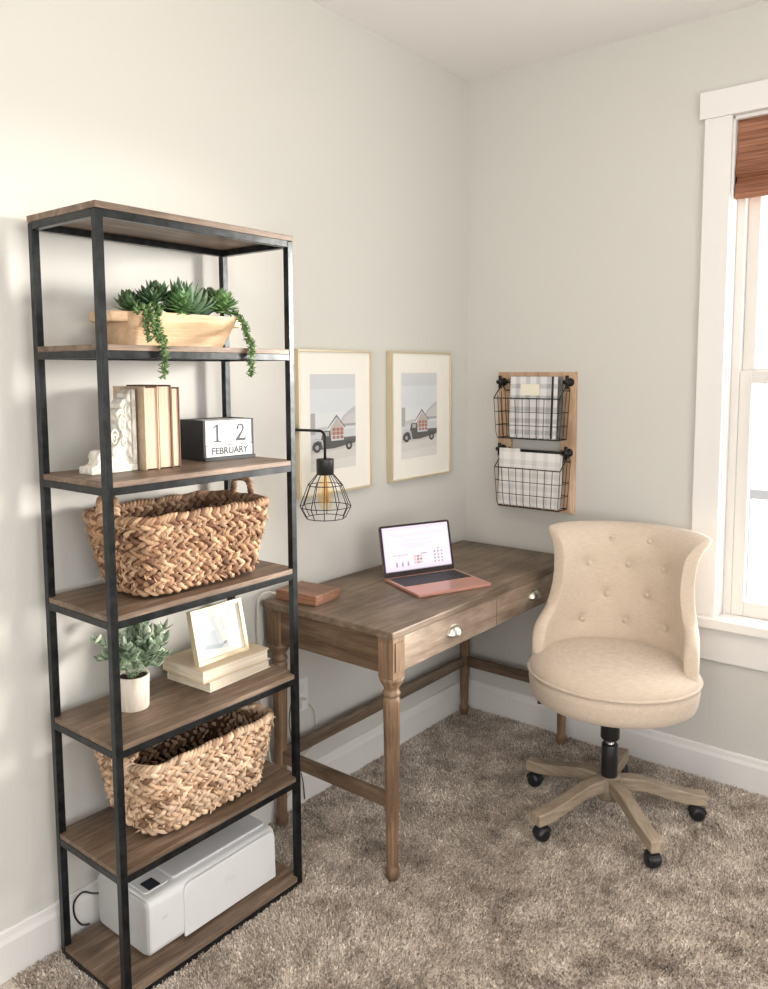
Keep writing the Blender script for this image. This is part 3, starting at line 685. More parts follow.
MB().prism(rrect(.060, .030, .120, .046, .002, 3), PH+.0025, PH+.0035).build('status_strip', plain('slate_strip', (.22, .23, .25), .4), prn)
MB().prism(rrect(.150, .032, .190, .066, .002, 3), PH+.0025, PH+.0045).build('touch_screen', plain('dark_screen', (.035, .04, .05), .15), prn)
# front cover: rounded door on the long face
MB().add(*ext([(y, z) for y, z in [(.105, .004), (PL-.004, .004)]+arc(PL-.026, PH-.022, .020, 0, 90, 5)+arc(.128, PH-.026, .022, 90, 180, 6)], lambda a, b, t: (t, a, b), PW_-.001, PW_+.007)).build('front_cover', M['white_plastic'], prn, bevel=.003, seg=3)
MB().prism(rrect(.042, .086, .056, .094, .001, 2), PW_+.0, PW_+.0012, 'x').build('usb_slot', M['lidgrey'], prn)
ring_m = MB(); ring_m.tube([(PW_+.0072, .255+math.cos(a)*.019, .088+math.sin(a)*.019) for a in [2*PI*i/40 for i in range(40)]], .0007, 5, True)
o = ring_m.build('logo_ring', M['lidgrey'], prn)
text_mesh('hp', .030, 'logo_letters', M['lidgrey'], prn, (PW_+.0072, .255, .0895), Rface, .0003, .9, .25)
MB().prism(rrect(.09, .214, .102, .232, .003, 3), PH+.008, PH+.0088).build('lid_mark', plain('mark_dark', (.05, .05, .05), .4), prn)
for x in (.03, PW_-.03):
    for y in (.03, PL-.03): MB().lathe([(0, -.004), (.008, -.004), (.008, .001), (0, .001)], 12, (x, y, 0)).build('rubber_foot', M['black'], prn)
o = MB().tube(smooth_path([(.056, -1.8365, z7+.092), (.047, -1.85, z7+.095), (.030, -1.868, z7+.10), (.018, -1.885, z7+.075), (.018, -1.885, z7+.04), (.022, -1.87, z7+.008), (.032, -1.852, z7+.004)], 8), .0025, 8).build('power_cable', M['black'])
tag(o, 'black printer cable curving against the baseboard', 'cable')

# ------------------------------------------------------------------ desk
DX0, DX1, DY0, DY1 = .018, .553, -1.212, -.050
dk = thing('desk', 'brown wooden writing desk with two drawers and fluted turned legs, in the corner', 'desk', (DX0, DY0, 0))
w_, l_ = DX1-DX0, DY1-DY0
MB().box((0, 0, .740), (w_, l_, .762)).build('tabletop', M['desk_y'], dk, bevel=.003)
LB = .054; ins = .010
def leg(cx, cy, panels):
    m = MB(); h = LB/2
    m.box((cx-h, cy-h, .618), (cx+h, cy+h, .740))
    for sx, sy in panels:                                       # raised panel strips on the block
        if sx: m.box((min(cx+sx*h, cx+sx*(h+.003)), cy-h*.62, .640), (max(cx+sx*h, cx+sx*(h+.003)), cy+h*.62, .725))
        else: m.box((cx-h*.62, min(cy+sy*h, cy+sy*(h+.003)), .640), (cx+h*.62, max(cy+sy*h, cy+sy*(h+.003)), .725))
    prof = [(.020, .560), (.024, .563), (.027, .570), (.024, .577), (.021, .582), (.025, .592), (.030, .600), (.036, .612), (.037, .619)]
    m.lathe(prof, 40, (cx, cy, 0))
    # fluted taper: radius modulated around
    n = 64; zs = [.0, .012, .014, .034, .040, .046, .055, .535, .548, .556, .562]; vs = []; fs = []
    rs = [.017, .018, .020, .0215, .019, .0165, .0175, .0255, .026, .023, .021]
    for j, (z, r) in enumerate(zip(zs, rs)):
        fl = .0022 if 6 <= j <= 7 else 0
        for i in range(n):
            a = 2*PI*i/n; rr = r-fl*(1-abs(math.cos(a*6)))**.7*1.2; vs.append((cx+rr*math.cos(a), cy+rr*math.sin(a), z))
    for j in range(len(zs)-1):
        for i in range(n): fs.append((j*n+i, j*n+(i+1) % n, (j+1)*n+(i+1) % n, (j+1)*n+i))
    fs.append(tuple(range(n-1, -1, -1))); m.add(vs, fs, True)
    m.box((cx-.016, cy-.016, .215), (cx+.016, cy+.016, .268))
    return m.build('leg', M['desk_z'], dk)
lx0, lx1, ly0, ly1 = ins+LB/2, w_-ins+.003-LB/2, ins+LB/2, l_-ins-LB/2
for cx, cy, pn in ((lx1, ly0, [(1, 0), (0, -1)]), (lx1, ly1, [(1, 0)]), (lx0, ly0, [(0, -1)]), (lx0, ly1, [])): leg(cx, cy, pn)
MB().box((lx0+LB/2, ly0-.017, .628), (lx1-LB/2, ly0+.003, .740)).build('side_apron', M['desk_x'], dk, bevel=.001)
MB().box((lx0+LB/2, ly1-.003, .628), (lx1-LB/2, ly1+.017, .740)).build('side_apron', M['desk_x'], dk, bevel=.001)
MB().box((lx0-.01, ly0+LB/2, .628), (lx0+.01, ly1-LB/2, .740)).build('back_apron', M['desk_y'], dk, bevel=.001)
ya, yb = ly0+LB/2, ly1-LB/2; ym = (ya+yb)/2; xf = lx1+LB/2-.005
MB().box((xf-.02, ya, .722), (xf-.002, yb, .740)).build('front_rail', M['desk_drawer_lit'], dk)
for a, b in ((ya, ym), (ym, yb)):
    d = MB().box((xf-.018, a+.0022, .632), (xf, b-.0022, .733)); d.box((lx0+.05, a+.02, .645), (xf-.018, b-.02, .653)); d = d.build('drawer', M['desk_drawer_lit'], dk, bevel=.0015)
    # cup pull: quarter-sphere hood on a thin backplate
    m = MB(); cy = (a+b)/2; cz = .686; vs = []; fs = []; nu, nv = 18, 8
    for j in range(nv+1):
        ph = (PI/2)*j/nv
        for i in range(nu+1):
            th = PI*i/nu; r = math.cos(ph)
            vs.append((xf+.024*math.sin(ph), cy+.036*math.cos(th)*r, cz-.014+.030*math.sin(th)*r))
    for j in range(nv):
        for i in range(nu): p = j*(nu+1)+i; fs.append((p, p+1, p+nu+2, p+nu+1))
    m.add(vs, fs, True); m.prism([(cy+.039*math.cos(t), cz-.014+.033*math.sin(t)) for t in [PI*i/18 for i in range(19)]], xf, xf+.0015, 'x')
    o = m.build('cup_pull', M['nickel'], d); s = o.modifiers.new('t', 'SOLIDIFY'); s.thickness = .0012
for y in (ly0, ly1): MB().box((lx0+.012, y-.010, .220), (lx1-.012, y+.010, .263)).build('stretcher', M['desk_x'], dk, bevel=.004, seg=3)
MB().box((lx0-.010, ly0+.012, .220), (lx0+.010, ly1-.012, .263)).build('stretcher', M['desk_y'], dk, bevel=.004, seg=3)

# wooden box and its white cord
bx_ = thing('wooden_box', 'small reddish brown wooden box on the near end of the desk', 'box', (.125, -1.115, .762), math.radians(5))
MB().box((-.078, -.054, 0), (.078, .064, .006)).build('base', M['brown_cover'], bx_)
MB().box((-.082, -.058, .004), (.082, .068, .034)).build('body', M['box'], bx_, bevel=.002)
o = MB().tube(smooth_path([(.052, -1.172, .778), (.030, -1.20, .788), (.016, -1.222, .768), (.014, -1.228, .70), (.014, -1.226, .56), (.012, -1.222, .45), (.02, -1.205, .3), (.024, -1.17, .12), (.022, -1.12, .06), (.024, -1.06, .12), (.022, -1.03, .176), (.018, -.985, .19), (.010, -.965, .235), (.010, -.968, .30), (.016, -.99, .335), (.020, -1.022, .362)], 8), .0024, 8).build('charging_cord', M['cord_white'])
tag(o, 'thin white charging cord running from the wooden box down behind the desk to the outlet', 'cord')
ot = thing('wall_outlet', 'white wall outlet low behind the desk, mostly hidden by the shelf post', 'outlet', (0, -1.032, .383))
MB().box((0, -.036, -.058), (.005, .036, .058)).build('plate', M['outlet'], ot, bevel=.002)
for z in (-.025, .022): MB().prism(rrect(-.016, z-.014, .016, z+.014, .006, 3), .005, .008, 'x').build('socket', M['lidgrey'], ot)
pl = MB().box((.008, -1.054, .345), (.034, -1.026, .378)).build('charger_plug', M['outlet'], bevel=.004); tag(pl, 'small white charger plug pushed into the wall outlet', 'plug')
o = MB().tube(smooth_path([(.012, -1.05, .40), (.03, -1.075, .425), (.03, -1.10, .39), (.022, -1.105, .33), (.022, -1.10, .28), (.024, -1.08, .20), (.024, -1.05, .1), (.025, -1.04, .02)], 8), .0022, 8).build('lamp_cord', plain('grey_cord', (.10, .10, .10), .5))
tag(o, 'dark lamp cord looping beside the wall outlet behind the desk', 'cord')
# ------------------------------------------------------------------ laptop
ang = math.radians(67.5)-PI/2                                # front edge direction
lp = thing('laptop', 'open rose gold laptop with a glowing screen in the middle of the desk', 'laptop', (.449, -.760, .7635), 0)
# local frame: x' out of the screen towards the user, y' along the front edge
lp.location = (.405, -.890, .7622); lp.rotation_euler = (0, 0, ang)
LW, LD = .292, .240
MB().prism(rrect(-LD, 0, 0, LW, .010, 4), .001, .011).build('base', M['rosegold'], lp, bevel=.0015)
kb = MB(); 
for r in range(6):
    nk = 14 if r < 5 else 9
    for k in range(nk):
        yy = .014+(LW-.028)*k/nk; kw = (LW-.028)/nk-.0022; xx = -LD+.026+r*.0175; hk = .0155 if r else .009
        kb.box((xx, yy, .0108), (xx+hk, yy+kw, .0122))
d = MB().prism(rrect(-LD+.020, .010, -LD+.132, LW-.010, .003, 2), .011, .0113).build('keyboard_well', plain('key_well', (.05, .045, .05), .5), lp)
kb.build('keys', M['key'], lp)
MB().prism(rrect(-.082, LW/2-.055, -.008, LW/2+.055, .003, 2), .011, .0112).build('trackpad', plain('pad_rose', (.60, .31, .25), .3, .5), lp)
hinge = math.radians(13)
Rl = Matrix.Translation((-LD+.006, 0, .010)) @ Matrix.Rotation(-hinge, 4, 'Y')
def xf_mb(m, mt): m.v = [tuple(mt @ Vector(p)) for p in m.v]; return m
SH = .182
xf_mb(MB().prism(rrect(0, 0, LW, SH, .010, 4), -.005, 0, 'x'), Rl).build('lid', plain('lid_edge', (.16, .085, .08), .4, .5), lp, bevel=.001)
xf_mb(MB().prism(rrect(.001, .001, LW-.001, SH-.001, .009, 4), 0, .0006, 'x'), Rl).build('bezel', plain('bezel_black', (.03, .018, .022), .25), lp)
def R(u0, v0, u1, v1): return [(u0, v0), (u1, v0), (u1, v1), (u0, v1)]
S = [((.93, .80, .97), R(0, 0, 1, 1)), ((.78, .72, .80), R(0, .0, 1, .035)), ((.35, .28, .36), R(.0, .0, 1, .014)), ((.98, .9, 1.0), R(.02, .1, .98, .93))]
for v, a, b in ((.82, .1, .88), (.78, .15, .9), (.67, .3, .7), (.58, .22, .72), (.54, .3, .66), (.50, .35, .6)):
    k = a
    while k < b:
        e = min(b, k+random.uniform(.02, .07)); S.append(((.80, .68, .82), R(k, v, e, v+.012))); k = e+.015
for k in range(6): S.append(((.45, .38, .47), R(.12+k*.037, .35, .145+k*.037, .368)))
for k in range(3): S.append(((.50, .38, .46), ell(.16+k*.085, .14, .016, .045))); S.append(((.60, .45, .5), ell(.16+k*.085, .20, .012, .02)))
for k in range(9): S.append((random.choice([(.75, .25, .2), (.5, .3, .28), (.85, .55, .5)]), R(.42+(k % 3)*.045, .13+(k//3)*.07, .455+(k % 3)*.045, .18+(k//3)*.07)))
S.append(((.35, .3, .36), R(.53, .34, .62, .358)))
for k in range(12): S.append((random.choice([(.35, .3, .36), (.7, .3, .25), (.5, .42, .5)]), ell(.74+(k % 3)*.055, .13+(k//3)*.075, .014, .022)))
S.append(((.3, .3, .35), ell(.80, .42, .012, .018)))
sm = art_mb(S, LW-.020, SH-.026, 0); sm.v = [tuple(Rl @ (Vector(p)+Vector((.0008, LW/2, .018)))) for p in sm.v]
sm.build('display', M['screen'], lp, fixn=False)

# ------------------------------------------------------------------ wall prints
def truck_print(shapes_only=False):
    s = [((.60, .62, .64), R(0, 0, 1, 1)), ((.66, .69, .71), R(0, .55, 1, .85)), ((.70, .72, .73), R(0, .42, 1, .60)),
         ((.50, .51, .51), [(.55, .44), (.72, .56), (.86, .62), (1, .66), (1, .44)]), ((.58, .58, .57), [(.60, .46), (.80, .56), (1, .60), (1, .47)]),
         ((.40, .40, .40), R(0, .38, .10, .60)), ((.55, .55, .54), [(.1, .44), (.35, .46), (.35, .40), (.1, .40)]), ((.33, .33, .33), R(.72, .455, 1, .472)),
         ((.64, .62, .58), R(0, 0, 1, .30)), ((.55, .53, .49), [(0, .18), (1, .22), (1, .28), (0, .26)]), ((.70, .68, .64), [(0, 0), (1, 0), (1, .12), (0, .08)]),
         ((.16, .16, .17), [(.36, .44), (.56, .575), (.76, .44), (.76, .425), (.56, .55), (.36, .425)]), ((.50, .46, .40), [(.42, .43), (.56, .54), (.72, .43), (.72, .36), (.42, .36)]),
         ((.14, .13, .13), R(.72, .27, 1, .33)), ((.10, .10, .10), [(.03, .22), (.03, .29), (.22, .33), (.26, .41), (.42, .41), (.44, .30), (.98, .30), (.98, .26), (.5, .22)]),
         ((.44, .43, .41), R(.29, .355, .39, .40)), ((.50, .49, .47), R(.12, .19, .20, .20))]
    for cx, cy, r in ((.13, .245, .085), (.84, .235, .075)): s += [((.06, .06, .06), ell(cx, cy, r, r*.62)), ((.40, .39, .37), ell(cx, cy, r*.45, r*.28))]
    s.append(((.52, .51, .48), [(.02, .26), (.10, .325), (.22, .30), (.27, .21), (.30, .21), (.25, .32), (.10, .345), (.02, .30)]))
    for i in range(3):
        for j in range(3):
            cx, cy = .50+i*.085, .335+j*.042; s.append(((.38, .10, .07), ell(cx, cy, .036, .017, 12))); s.append(((.55, .38, .30), ell(cx, cy, .016, .007, 8)))
    return s
def wall_print(y0, y1, z0, z1, py0, py1, pz0, pz1, label):
    o = thing('framed_print', label, 'framed picture', (0, (y0+y1)/2, z0), 0, 'gold framed truck prints on the left wall'); w2 = (y1-y0)/2; h = z1-z0; fw = .008; dp = .028
    m = MB(); m.box((.001, -w2, 0), (dp, w2, fw)); m.box((.001, -w2, h-fw), (dp, w2, h)); m.box((.001, -w2, fw), (dp, -w2+fw, h-fw)); m.box((.001, w2-fw, fw), (dp, w2, h-fw))
    m.build('frame', M['gold'], o, bevel=.001)
    MB().box((.002, -w2+fw, fw), (.020, w2-fw, h-fw)).build('mat', M['mat_board'], o)
    a = art_mb(truck_print(), py1-py0, pz1-pz0, .0202).build('print', M['art'], o, fixn=False); a.location = (0, (py0+py1)/2-(y0+y1)/2, pz0-z0)
    MB().box((.0235, -w2+fw-.001, fw-.001), (.0250, w2-fw+.001, h-fw+.001)).build('glass_pane', M['glass'], o)
wall_print(-1.043, -.666, 1.068, 1.565, -.983, -.753, 1.152, 1.482, 'gold framed old truck print nearer the shelf, partly behind the cage lamp')
wall_print(-.552, -.154, 1.068, 1.568, -.484, -.250, 1.152, 1.485, 'gold framed old truck print closer to the room corner, above the laptop')

# ------------------------------------------------------------------ cage wall lamp
lm = thing('wall_lamp', 'black wire cage wall lamp with a bare amber bulb, beside the shelf post', 'lamp', (0, -1.060, 1.300), math.radians(10))
MB().lathe([(0, 0), (.014, 0), (.013, .008), (.007, .012), (0, .012)], 24, axis='x').build('wall_plate', M['wire'], lm)
ax_ = .138
path = [(0.008, 0, 0), (ax_-.02, 0, 0)]+[(ax_-.02+.02*math.sin(a), 0, -.02+.02*math.cos(a)) for a in [PI/2*i/6 for i in range(1, 7)]]+[(ax_, 0, -.092)]
MB().tube(path, .0045, 10).build('arm', M['wire'], lm)
MB().lathe([(0, -.090), (.028, -.090), (.0285, -.093), (.0285, -.138), (.026, -.140), (0, -.140)], 32, (ax_, 0, 0)).build('socket', M['black'], lm)
m = MB(); rings = [(.027, -.140), (.056, -.175), (.083, -.245), (.064, -.282)]; nw = 12
for r, z in rings:
    for i in range(nw):
        a, b = 2*PI*i/nw, 2*PI*(i+1)/nw; m.tube([(ax_+r*math.cos(a), r*math.sin(a), z), (ax_+r*math.cos(b), r*math.sin(b), z)], .0014, 5)
for i in range(nw):
    a = 2*PI*i/nw
    for (r0, z0_), (r1, z1_) in zip(rings, rings[1:]): m.tube([(ax_+r0*math.cos(a), r0*math.sin(a), z0_), (ax_+r1*math.cos(a), r1*math.sin(a), z1_)], .0014, 5)
m.build('wire_cage', M['wire'], lm)
MB().lathe([(.012, -.138), (.013, -.150), (.022, -.167), (.025, -.195), (.025, -.225), (.019, -.250), (.007, -.259), (0, -.260)], 28, (ax_, 0, 0)).build('bulb', M['bulbglass'], lm)
m = MB(); 
for i in range(6):
    a = 2*PI*i/6; m.tube([(ax_+.007*math.cos(a), .007*math.sin(a), -.165), (ax_+.012*math.cos(a+.3), .012*math.sin(a+.3), -.235)], .0010, 5)
m.tube([(ax_, 0, -.14), (ax_, 0, -.235)], .0035, 6); m.build('filament', plain('filament_amber', (.85, .50, .16), .4), lm)

# ------------------------------------------------------------------ wall organizer
og = thing('wall_organizer', 'light wood wall organizer board with black pipe rods, right of the corner', 'organizer', (.172, 0, .925))
OW, OH = .349, .562
def plank(a, b, nm): MB().box((a[0], -.019, a[1]), (b[0], -.001, b[1])).build(nm, M['org'], og, bevel=.0015)
plank((0, 0), (.062, OH), 'plank'); plank((OW-.062, 0), (OW, OH), 'plank'); plank((.063, OH-.07), (OW-.063, OH), 'cross_plank'); plank((.063, 0), (OW-.063, .07), 'cross_plank')
rodz = [OH-.040, OH-.318]
for z in rodz:
    MB().tube([(.028, -.050, z), (OW-.028, -.050, z)], .0055, 10).build('rod', M['wire'], og)
    for x in (.026, OW-.022):
        m = MB(); m.lathe([(0, -.019), (.017, -.019), (.016, -.026), (.009, -.028), (.007, -.060), (0, -.060)], 16, (x, 0, z), axis='y')
        m.tube([(x, -.050, z-.026), (x, -.050, z+.026)], .0070, 8); m.tube([(x-.014, -.05, z), (x+.014, -.05, z)], .0085, 8)
        m.build('pipe_bracket', M['wire'], og)
def wire_basket(zrod, xa, xb, ztop, zbot, label):
    o = thing('wire_basket', label, 'wire basket', ((xa+xb)/2, 0, zbot), 0, 'black wire baskets on the wall organizer')
    hw = (xb-xa)/2; h = ztop-zbot; yf, yb_ = -.118, -.030; r1 = .0022; r2 = .0013; m = MB()
    zt = [h, h*.97]
    fr_t = [(-hw, yb_, h+.055), (-hw, yf, h), (hw, yf, h), (hw, yb_, h+.055)]
    m.tube([(-hw, yb_, h+.03), (-hw, yb_-.02, h+.055), (-hw, yb_-.03, h+.05), (-hw, yf, h)], r1, 6); m.tube([(hw, yb_, h+.03), (hw, yb_-.02, h+.055), (hw, yb_-.03, h+.05), (hw, yf, h)], r1, 6)
    m.tube([(-hw, yf, h), (hw, yf, h)], r1, 6); m.tube([(-hw, yb_, h+.03), (hw, yb_, h+.03)], r1, 6)
    bi = .012
    for y in (yf+bi, yb_): m.tube([(-hw+bi, y, 0), (hw-bi, y, 0)], r1, 6)
    for x in (-hw+bi, hw-bi): m.tube([(x, yf+bi, 0), (x, yb_, 0)], r1, 6)
    n = 9
    for i in range(n+1):
        t = i/n; x1 = lerp(-hw, hw, t); x0 = lerp(-hw+bi, hw-bi, t)
        m.tube([(x1, yf, h), (lerp(x1, x0, .8), yf+.004, h*.12), (x0, yf+bi, 0), (x0, yb_, 0), (x1, yb_, h+.03)], r2, 5)
    for t in (.33, .66):
        x = lerp(hw-bi, hw, t); y = lerp(yf+bi*.5, yf, t); m.tube([(-x, yb_, h*t), (-x, y, h*t), (x, y, h*t), (x, yb_, h*t)], r2, 5); m.tube([(-x, yb_, h*t), (x, yb_, h*t)], r2, 5)
    for k in (1, 2):
        y = lerp(yf, yb_, k/3); zz = h+.03*k/3*1.2
        for s in (-1, 1): m.tube([(s*hw, y, zz), (s*(hw-bi), y, 0)], r2, 5)
    m.build('wire_grid', M['wire'], o)
    for s in (-.8, .8):
        m = MB(); c = zrod-zbot; m.tube([(hw*s, yb_, h+.03)]+[(hw*s, -.050+.011*math.cos(a), c+.011*math.sin(a)) for a in [lerp(-.3, 3.6, i/10) for i in range(11)]], .0018, 6); m.build('hook', M['wire'], o)
wire_basket(.925+rodz[0], .210, .502, 1.383, 1.222, 'upper black wire basket on the wall organizer, holding plaid notebooks')
wire_basket(.925+rodz[1], .216, .510, 1.103, .945, 'lower black wire basket on the wall organizer, holding white file folders')
def sheetthing(name, label, cat, lo, hi, mat, rotx, extra=None, group=None):
    o = thing(name, label, cat, ((lo[0]+hi[0])/2, lo[1], lo[2]), 0, group); o.rotation_euler = (rotx, 0, 0)
    hw = (hi[0]-lo[0])/2; MB().box((-hw, 0, 0), (hw, hi[1]-lo[1], hi[2]-lo[2])).build('cover', mat, o, bevel=.001)
    if extra: extra(o, hw, hi[2]-lo[2], hi[1]-lo[1])
    return o
def nb(o, hw, h, d):
    MB().box((-hw*.52, -.0012, h-.075), (hw*.28, -.0001, h-.030)).build('name_sticker', plain('sticker_cream', (.80, .76, .62), .8), o)
    m = MB()
    for i in range(22):
        z = .01+i*(h-.02)/21; m.tube([(-hw+.004+.006*math.cos(a), d/2+.006*math.sin(a), z) for a in [2*PI*j/10 for j in range(10)]], .0008, 4, True)
    m.build('spiral_binding', M['chrome'], o)
    MB().box((hw-.022, -.0016, .0), (hw-.013, -.0002, h)).build('elastic_band', M['black'], o)
sheetthing('notebook', 'grey plaid spiral notebook with a blank cream sticker in the upper wire basket', 'notebook', (.270, -.098, 1.226), (.476, -.088, 1.470), M['plaid_grey'], -.04, nb)
sheetthing('notebook', 'dark-edged notebook tucked behind the plaid one in the upper wire basket', 'notebook', (.252, -.066, 1.226), (.484, -.056, 1.470), mottled('dark_book', (.10, .095, .09), (.2, .19, .18), 30), -.02)
def tab(o, hw, h, d): MB().box((-hw, 0, h-.0005), (-hw*.30, d, h+.012)).build('tab', M['plaid_white'], o)
sheetthing('file_folder', 'white plaid file folder with a raised tab, front of the lower wire basket', 'folder', (.224, -.100, .950), (.496, -.097, 1.168), M['plaid_white'], -.03, tab)
sheetthing('file_folder', 'plain white file folder behind the tabbed one in the lower wire basket', 'folder', (.228, -.082, .950), (.494, -.072, 1.160), plain('folder_white', (.72, .71, .69), .8), -.03)

# ------------------------------------------------------------------ office chair
CH = (.884, -.468); crz = math.radians(11)
ch = thing('office_chair', 'cream upholstered swivel office chair with button-tufted back and wooden star base', 'chair', (*CH, 0), crz)
# seat
SR = .276
MB().lathe([(0, .402), (.20, .402), (.252, .406), (.266, .415), (.272, .433), (.276, .465), (.276, .496)], 72, (0, .012, 0), sy=.89).build('seat_base', M['fabric'], ch)
MB().lathe([(.276, .496), (.277, .504), (.272, .517), (.257, .532), (.226, .545), (.18, .554), (.10, .560), (.04, .562), (0, .5625)], 72, (0, .012, 0), sy=.89).build('seat_cushion', M['fabric'], ch)
MB().tube([(SR*1.005*math.cos(a), SR*.896*math.sin(a)+.012, .499) for a in [2*PI*i/96 for i in range(96)]], .0052, 8, True).build('piping', M['fabric'], ch)
# back: wrapped shell
def back_shell():
    nu, nv, a_, b_, TH = 150, 46, .247, .228, .046
    prof = [(0, .956), (.50, .956), (.60, .950), (.65, .945), (.675, .91), (.695, .80), (.715, .715), (.75, .680), (.82, .660), (.90, .640), (.95, .61), (.98, .575), (1.0, .53)]
    def top(q):
        q = abs(q)
        for (s0, z0), (s1, z1) in zip(prof, prof[1:]):
            if q <= s1: return lerp(z0, z1, (q-s0)/(s1-s0))
        return prof[-1][1]
    tops = [top(-1+2*i/nu) for i in range(nu+1)]
    for _ in range(7): tops = [tops[0]]+[(tops[i-1]+2*tops[i]+tops[i+1])/4 for i in range(1, nu)]+[tops[-1]]
    bs = [(-.068, .888), (.064, .888), (-.134, .806), (-.006, .80), (.124, .806), (-.076, .698), (.062, .698), (-.148, .606), (-.008, .606), (.134, .606)]
    def mid(q, z, zt):
        th = q*math.radians(98); t = max(0, (z-.48)/.46); n = Vector((math.sin(th), math.cos(th), 0))
        x = a_*math.copysign(min(1, abs(math.sin(th)))**.92, math.sin(th)); y = b_*math.cos(th)+.075*t*max(0, math.cos(th))**.5
        x *= 1-.075*math.exp(-((z-.77)/.10)**2); p = Vector((x, y, z)); k = max(0, min(1, (zt-.80)/.13)); c = max(0, (z-.845)/.10)
        p += n*((.048+.022*min(1, abs(q)/.6)**3)*c*c*k); p.z -= .010*c**3*k
        return p, n
    rows = []; ends = nv+1
    for i in range(nu+1):
        q = -1+2*i/nu; zt = tops[i]; e = max(0, (abs(q)-.93)/.07); th_ = TH*max(.02, math.sqrt(max(0, 1-e*e))); zb = lerp(.43, .47, max(0, abs(q)-.6)/.4); r = th_/2; col = []
        for j in range(nv+1):
            z = lerp(zb, zt-r, j/nv); p, n = mid(q, z, zt); p = p-n*r
            if p.y > -.02:
                for bx, bz in bs:
                    d2 = (p.x-bx)**2+(z-bz)**2
                    if d2 < .02: p = p+n*(.012*math.exp(-d2/(2*.012**2))+.007*math.exp(-d2/(2*.032**2)))
            col.append(p)
        p, n = mid(q, zt-r, zt); p2, _ = mid(q, zt-r-.01, zt); up = (p-p2).normalized()
        for a in range(1, 10):
            an = PI*a/10; col.append(p-n*(r*math.cos(an))+up*(r*math.sin(an)))
        for j in range(nv, -1, -1):
            z = lerp(zb, zt-r, j/nv); p, n = mid(q, z, zt); col.append(p+n*r)
        rows.append(col)
    k = len(rows[0]); m = MB(); vs = [p for c in rows for p in c]; fs = []
    for i in range(nu):
        for j in range(k-1): fs.append((i*k+j, i*k+j+1, (i+1)*k+j+1, (i+1)*k+j))
        fs.append((i*k+k-1, i*k, (i+1)*k, (i+1)*k+k-1))
    fs.append(tuple(range(k))); fs.append(tuple(nu*k+j for j in range(k-1, -1, -1)))
    m.add(vs, fs, True); m.build('backrest', M['fabric'], ch)
    inner = [rows[i][j] for i in range(nu+1) for j in range(nv+1)]
    for bx, bz in bs:
        p = min((v for v in inner if v.y > 0), key=lambda v: (v.x-bx)**2+(v.z-bz)**2); n = Vector((p.x*.9, p.y, 0)).normalized()
        b = MB().lathe([(0, .0065), (.006, .0055), (.0105, .002), (.0115, -.002), (.009, -.006), (0, -.006)], 20)
        R_ = Vector((0, 0, 1)).rotation_difference(-n).to_matrix(); b.v = [tuple(R_ @ Vector(v)+p-n*.003) for v in b.v]; b.build('button', M['fabric'], ch)
back_shell()
# mechanism, gas lift
MB().box((-.07, -.09, .370), (.07, .09, .402)).build('tilt_mechanism', M['black'], ch, bevel=.008)
MB().tube([(-.05, -.03, .380), (-.19, -.05, .381), (-.232, -.055, .376)], [.005, .005, .009], 8).build('lever', M['black'], ch)
MB().lathe([(0, .272), (.026, .272), (.031, .278), (.031, .362), (.026, .371), (0, .371)], 24).build('lift_collar', M['black'], ch)
MB().lathe([(0, .10), (.014, .10), (.014, .295), (0, .295)], 20).build('gas_piston', M['chrome'], ch)
MB().lathe([(0, .09), (.027, .09), (.027, .252), (.024, .257), (0, .257)], 28).build('column_tube', M['black'], ch)
MB().lathe([(0, .072), (.040, .072), (.046, .080), (.046, .138), (.038, .146), (0, .146)], 32).build('hub', M['chairwood'], ch)
for k in range(5):
    a = math.radians(-112+72*k)-crz; R0 = .30
    lg = bpy.data.objects.new('base_leg', None)
    prof_t = smooth_path([(.02, 0, .145), (.07, 0, .146), (.13, 0, .138), (.20, 0, .118), (.27, 0, .104), (.315, 0, .100)], 4)
    prof_b = smooth_path([(.315, 0, .062), (.27, 0, .064), (.20, 0, .077), (.13, 0, .098), (.07, 0, .102), (.02, 0, .100)], 4)
    poly = [(p.x, p.z) for p in prof_t]+[(p.x, p.z) for p in prof_b]
    m = MB().prism(poly, -.021, .021, 'y'); o = m.build('base_leg', M['chairwood'], ch, bevel=.004, seg=3); o.rotation_euler = (0, 0, a)
    c = MB(); w0 = .296
    c.lathe([(0, .050), (.006, .050), (.006, .068), (0, .068)], 10, (w0, 0, 0)); 
    c.lathe([(0, -.022), (.016, -.022), (.024, -.015), (.0265, -.004), (.0265, .004), (.024, .015), (.016, .022), (0, .022)], 24, (w0-.008, 0, .029), axis='y')
    cc = [(w0-.008+.029*math.cos(t), .029+.029*math.sin(t)) for t in [lerp(.1, PI-.1, i/12) for i in range(13)]]
    c.prism(cc, -.014, .014, 'y')
    c.build('caster', M['black'], o, bevel=.001)

# ------------------------------------------------------------------ light and camera
wd = bpy.data.worlds.new('world'); sc.world = wd; wd.use_nodes = True; nt = wd.node_tree; bg = nt.nodes['Background']
bg.inputs[0].default_value = (.985, .99, 1.0, 1); bg.inputs[1].default_value = 3.0
sl = bpy.data.lights.new('low_sun', 'SUN'); sl.energy = 4.3; sl.angle = math.radians(15); sl.color = (1, .95, .88)
so = bpy.data.objects.new('low_sun', sl); C.objects.link(so); so.rotation_euler = Vector((.62, .785, .09)).to_track_quat('Z', 'Y').to_euler()
cl = thing('ceiling_light', 'round glass globe ceiling light in the middle of the room, above the view', 'ceiling light', (1.25, -1.75, H))  # unseen lamp, hung low to brighten the ceiling and upper walls
MB().lathe([(0, 0), (.06, 0), (.06, -.02), (.008, -.03), (.008, -.26), (.05, -.265), (.05, -.285), (0, -.285)], 32).build('canopy', M['nickel'], cl)
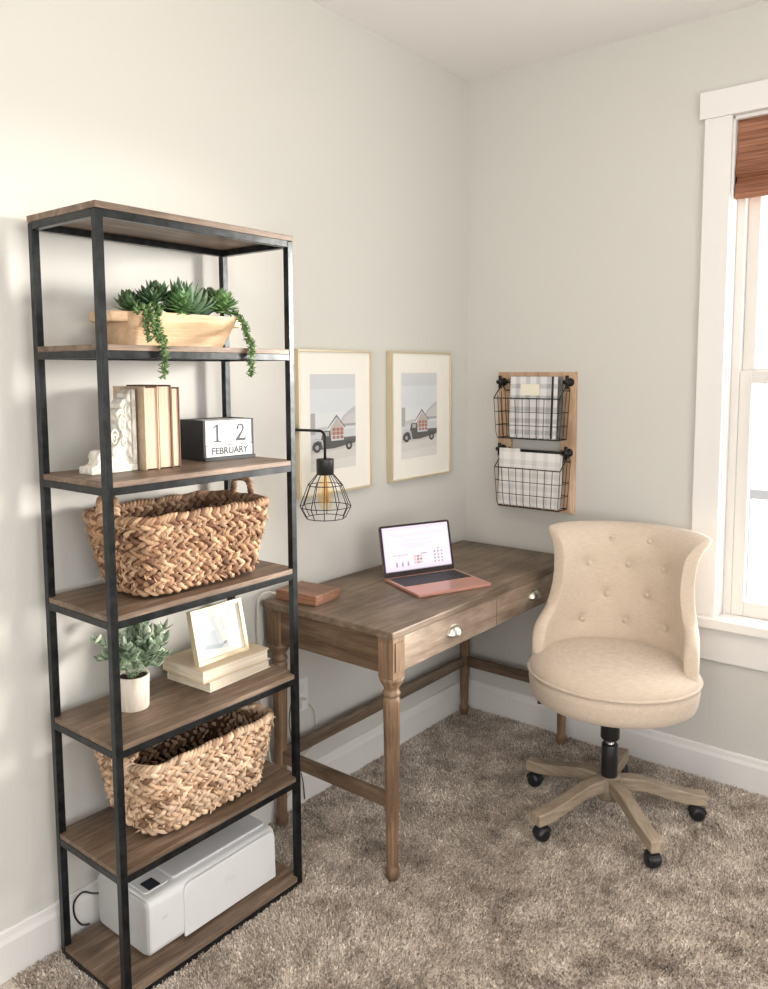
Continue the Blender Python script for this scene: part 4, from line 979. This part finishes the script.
m = bpy.data.materials.new('lit_globe'); m.use_nodes = True; pb = m.node_tree.nodes['Principled BSDF']; pb.inputs['Emission Color'].default_value = (1, .90, .76, 1); pb.inputs['Emission Strength'].default_value = 16.
MB().lathe([(.05, -.283), (.085, -.30), (.115, -.335), (.125, -.38), (.115, -.425), (.085, -.46), (.04, -.48), (0, -.483)], 40).build('glass_globe', m, cl)
def portal(name, loc, rot, sx, sy):
    l = bpy.data.lights.new(name, 'AREA'); l.shape = 'RECTANGLE'; l.size = sx; l.size_y = sy; l.cycles.is_portal = True
    o = bpy.data.objects.new(name, l); C.objects.link(o); o.location = loc; o.rotation_euler = rot
portal('portal_window', (1.51, .14, 1.475), (-PI/2, 0, 0), .86, 1.75)
portal('portal_front', (2.2, RY-.14, 1.45), (PI/2, 0, 0), 1.85, 1.75)
portal('portal_right', (RX+.14, -2.4, 1.42), (0, PI/2, 0), 1.85, 2.2)

P_ = dict(cx=1.9062, cy=-2.9083, cz=1.4884, yaw=38.02, pitch=-5.56, roll=-.155, f=798.196, u0=399.682, v0=449.781)
cam = bpy.data.cameras.new('camera'); co = bpy.data.objects.new('camera', cam); C.objects.link(co); sc.camera = co
a, b, r = (math.radians(P_[k]) for k in ('yaw', 'pitch', 'roll'))
F = Vector((-math.sin(a)*math.cos(b), math.cos(a)*math.cos(b), math.sin(b))); Rr = Vector((math.cos(a), math.sin(a), 0)); U = Rr.cross(F)
R2 = Rr*math.cos(r)+U*math.sin(r); U2 = -Rr*math.sin(r)+U*math.cos(r)
mt = Matrix((R2, U2, -F)).transposed().to_4x4(); mt.translation = (P_['cx'], P_['cy'], P_['cz']); co.matrix_world = mt
cam.sensor_fit = 'HORIZONTAL'; cam.sensor_width = 36; cam.lens = P_['f']/768*36
cam.shift_x = (384-P_['u0'])/768; cam.shift_y = (P_['v0']-494.5)/768; cam.clip_start = .02
sc.view_settings.view_transform = 'Standard'; sc.view_settings.look = 'None'; sc.view_settings.gamma = 1; sc.view_settings.use_curve_mapping = False
sc.view_settings.exposure = 0.80
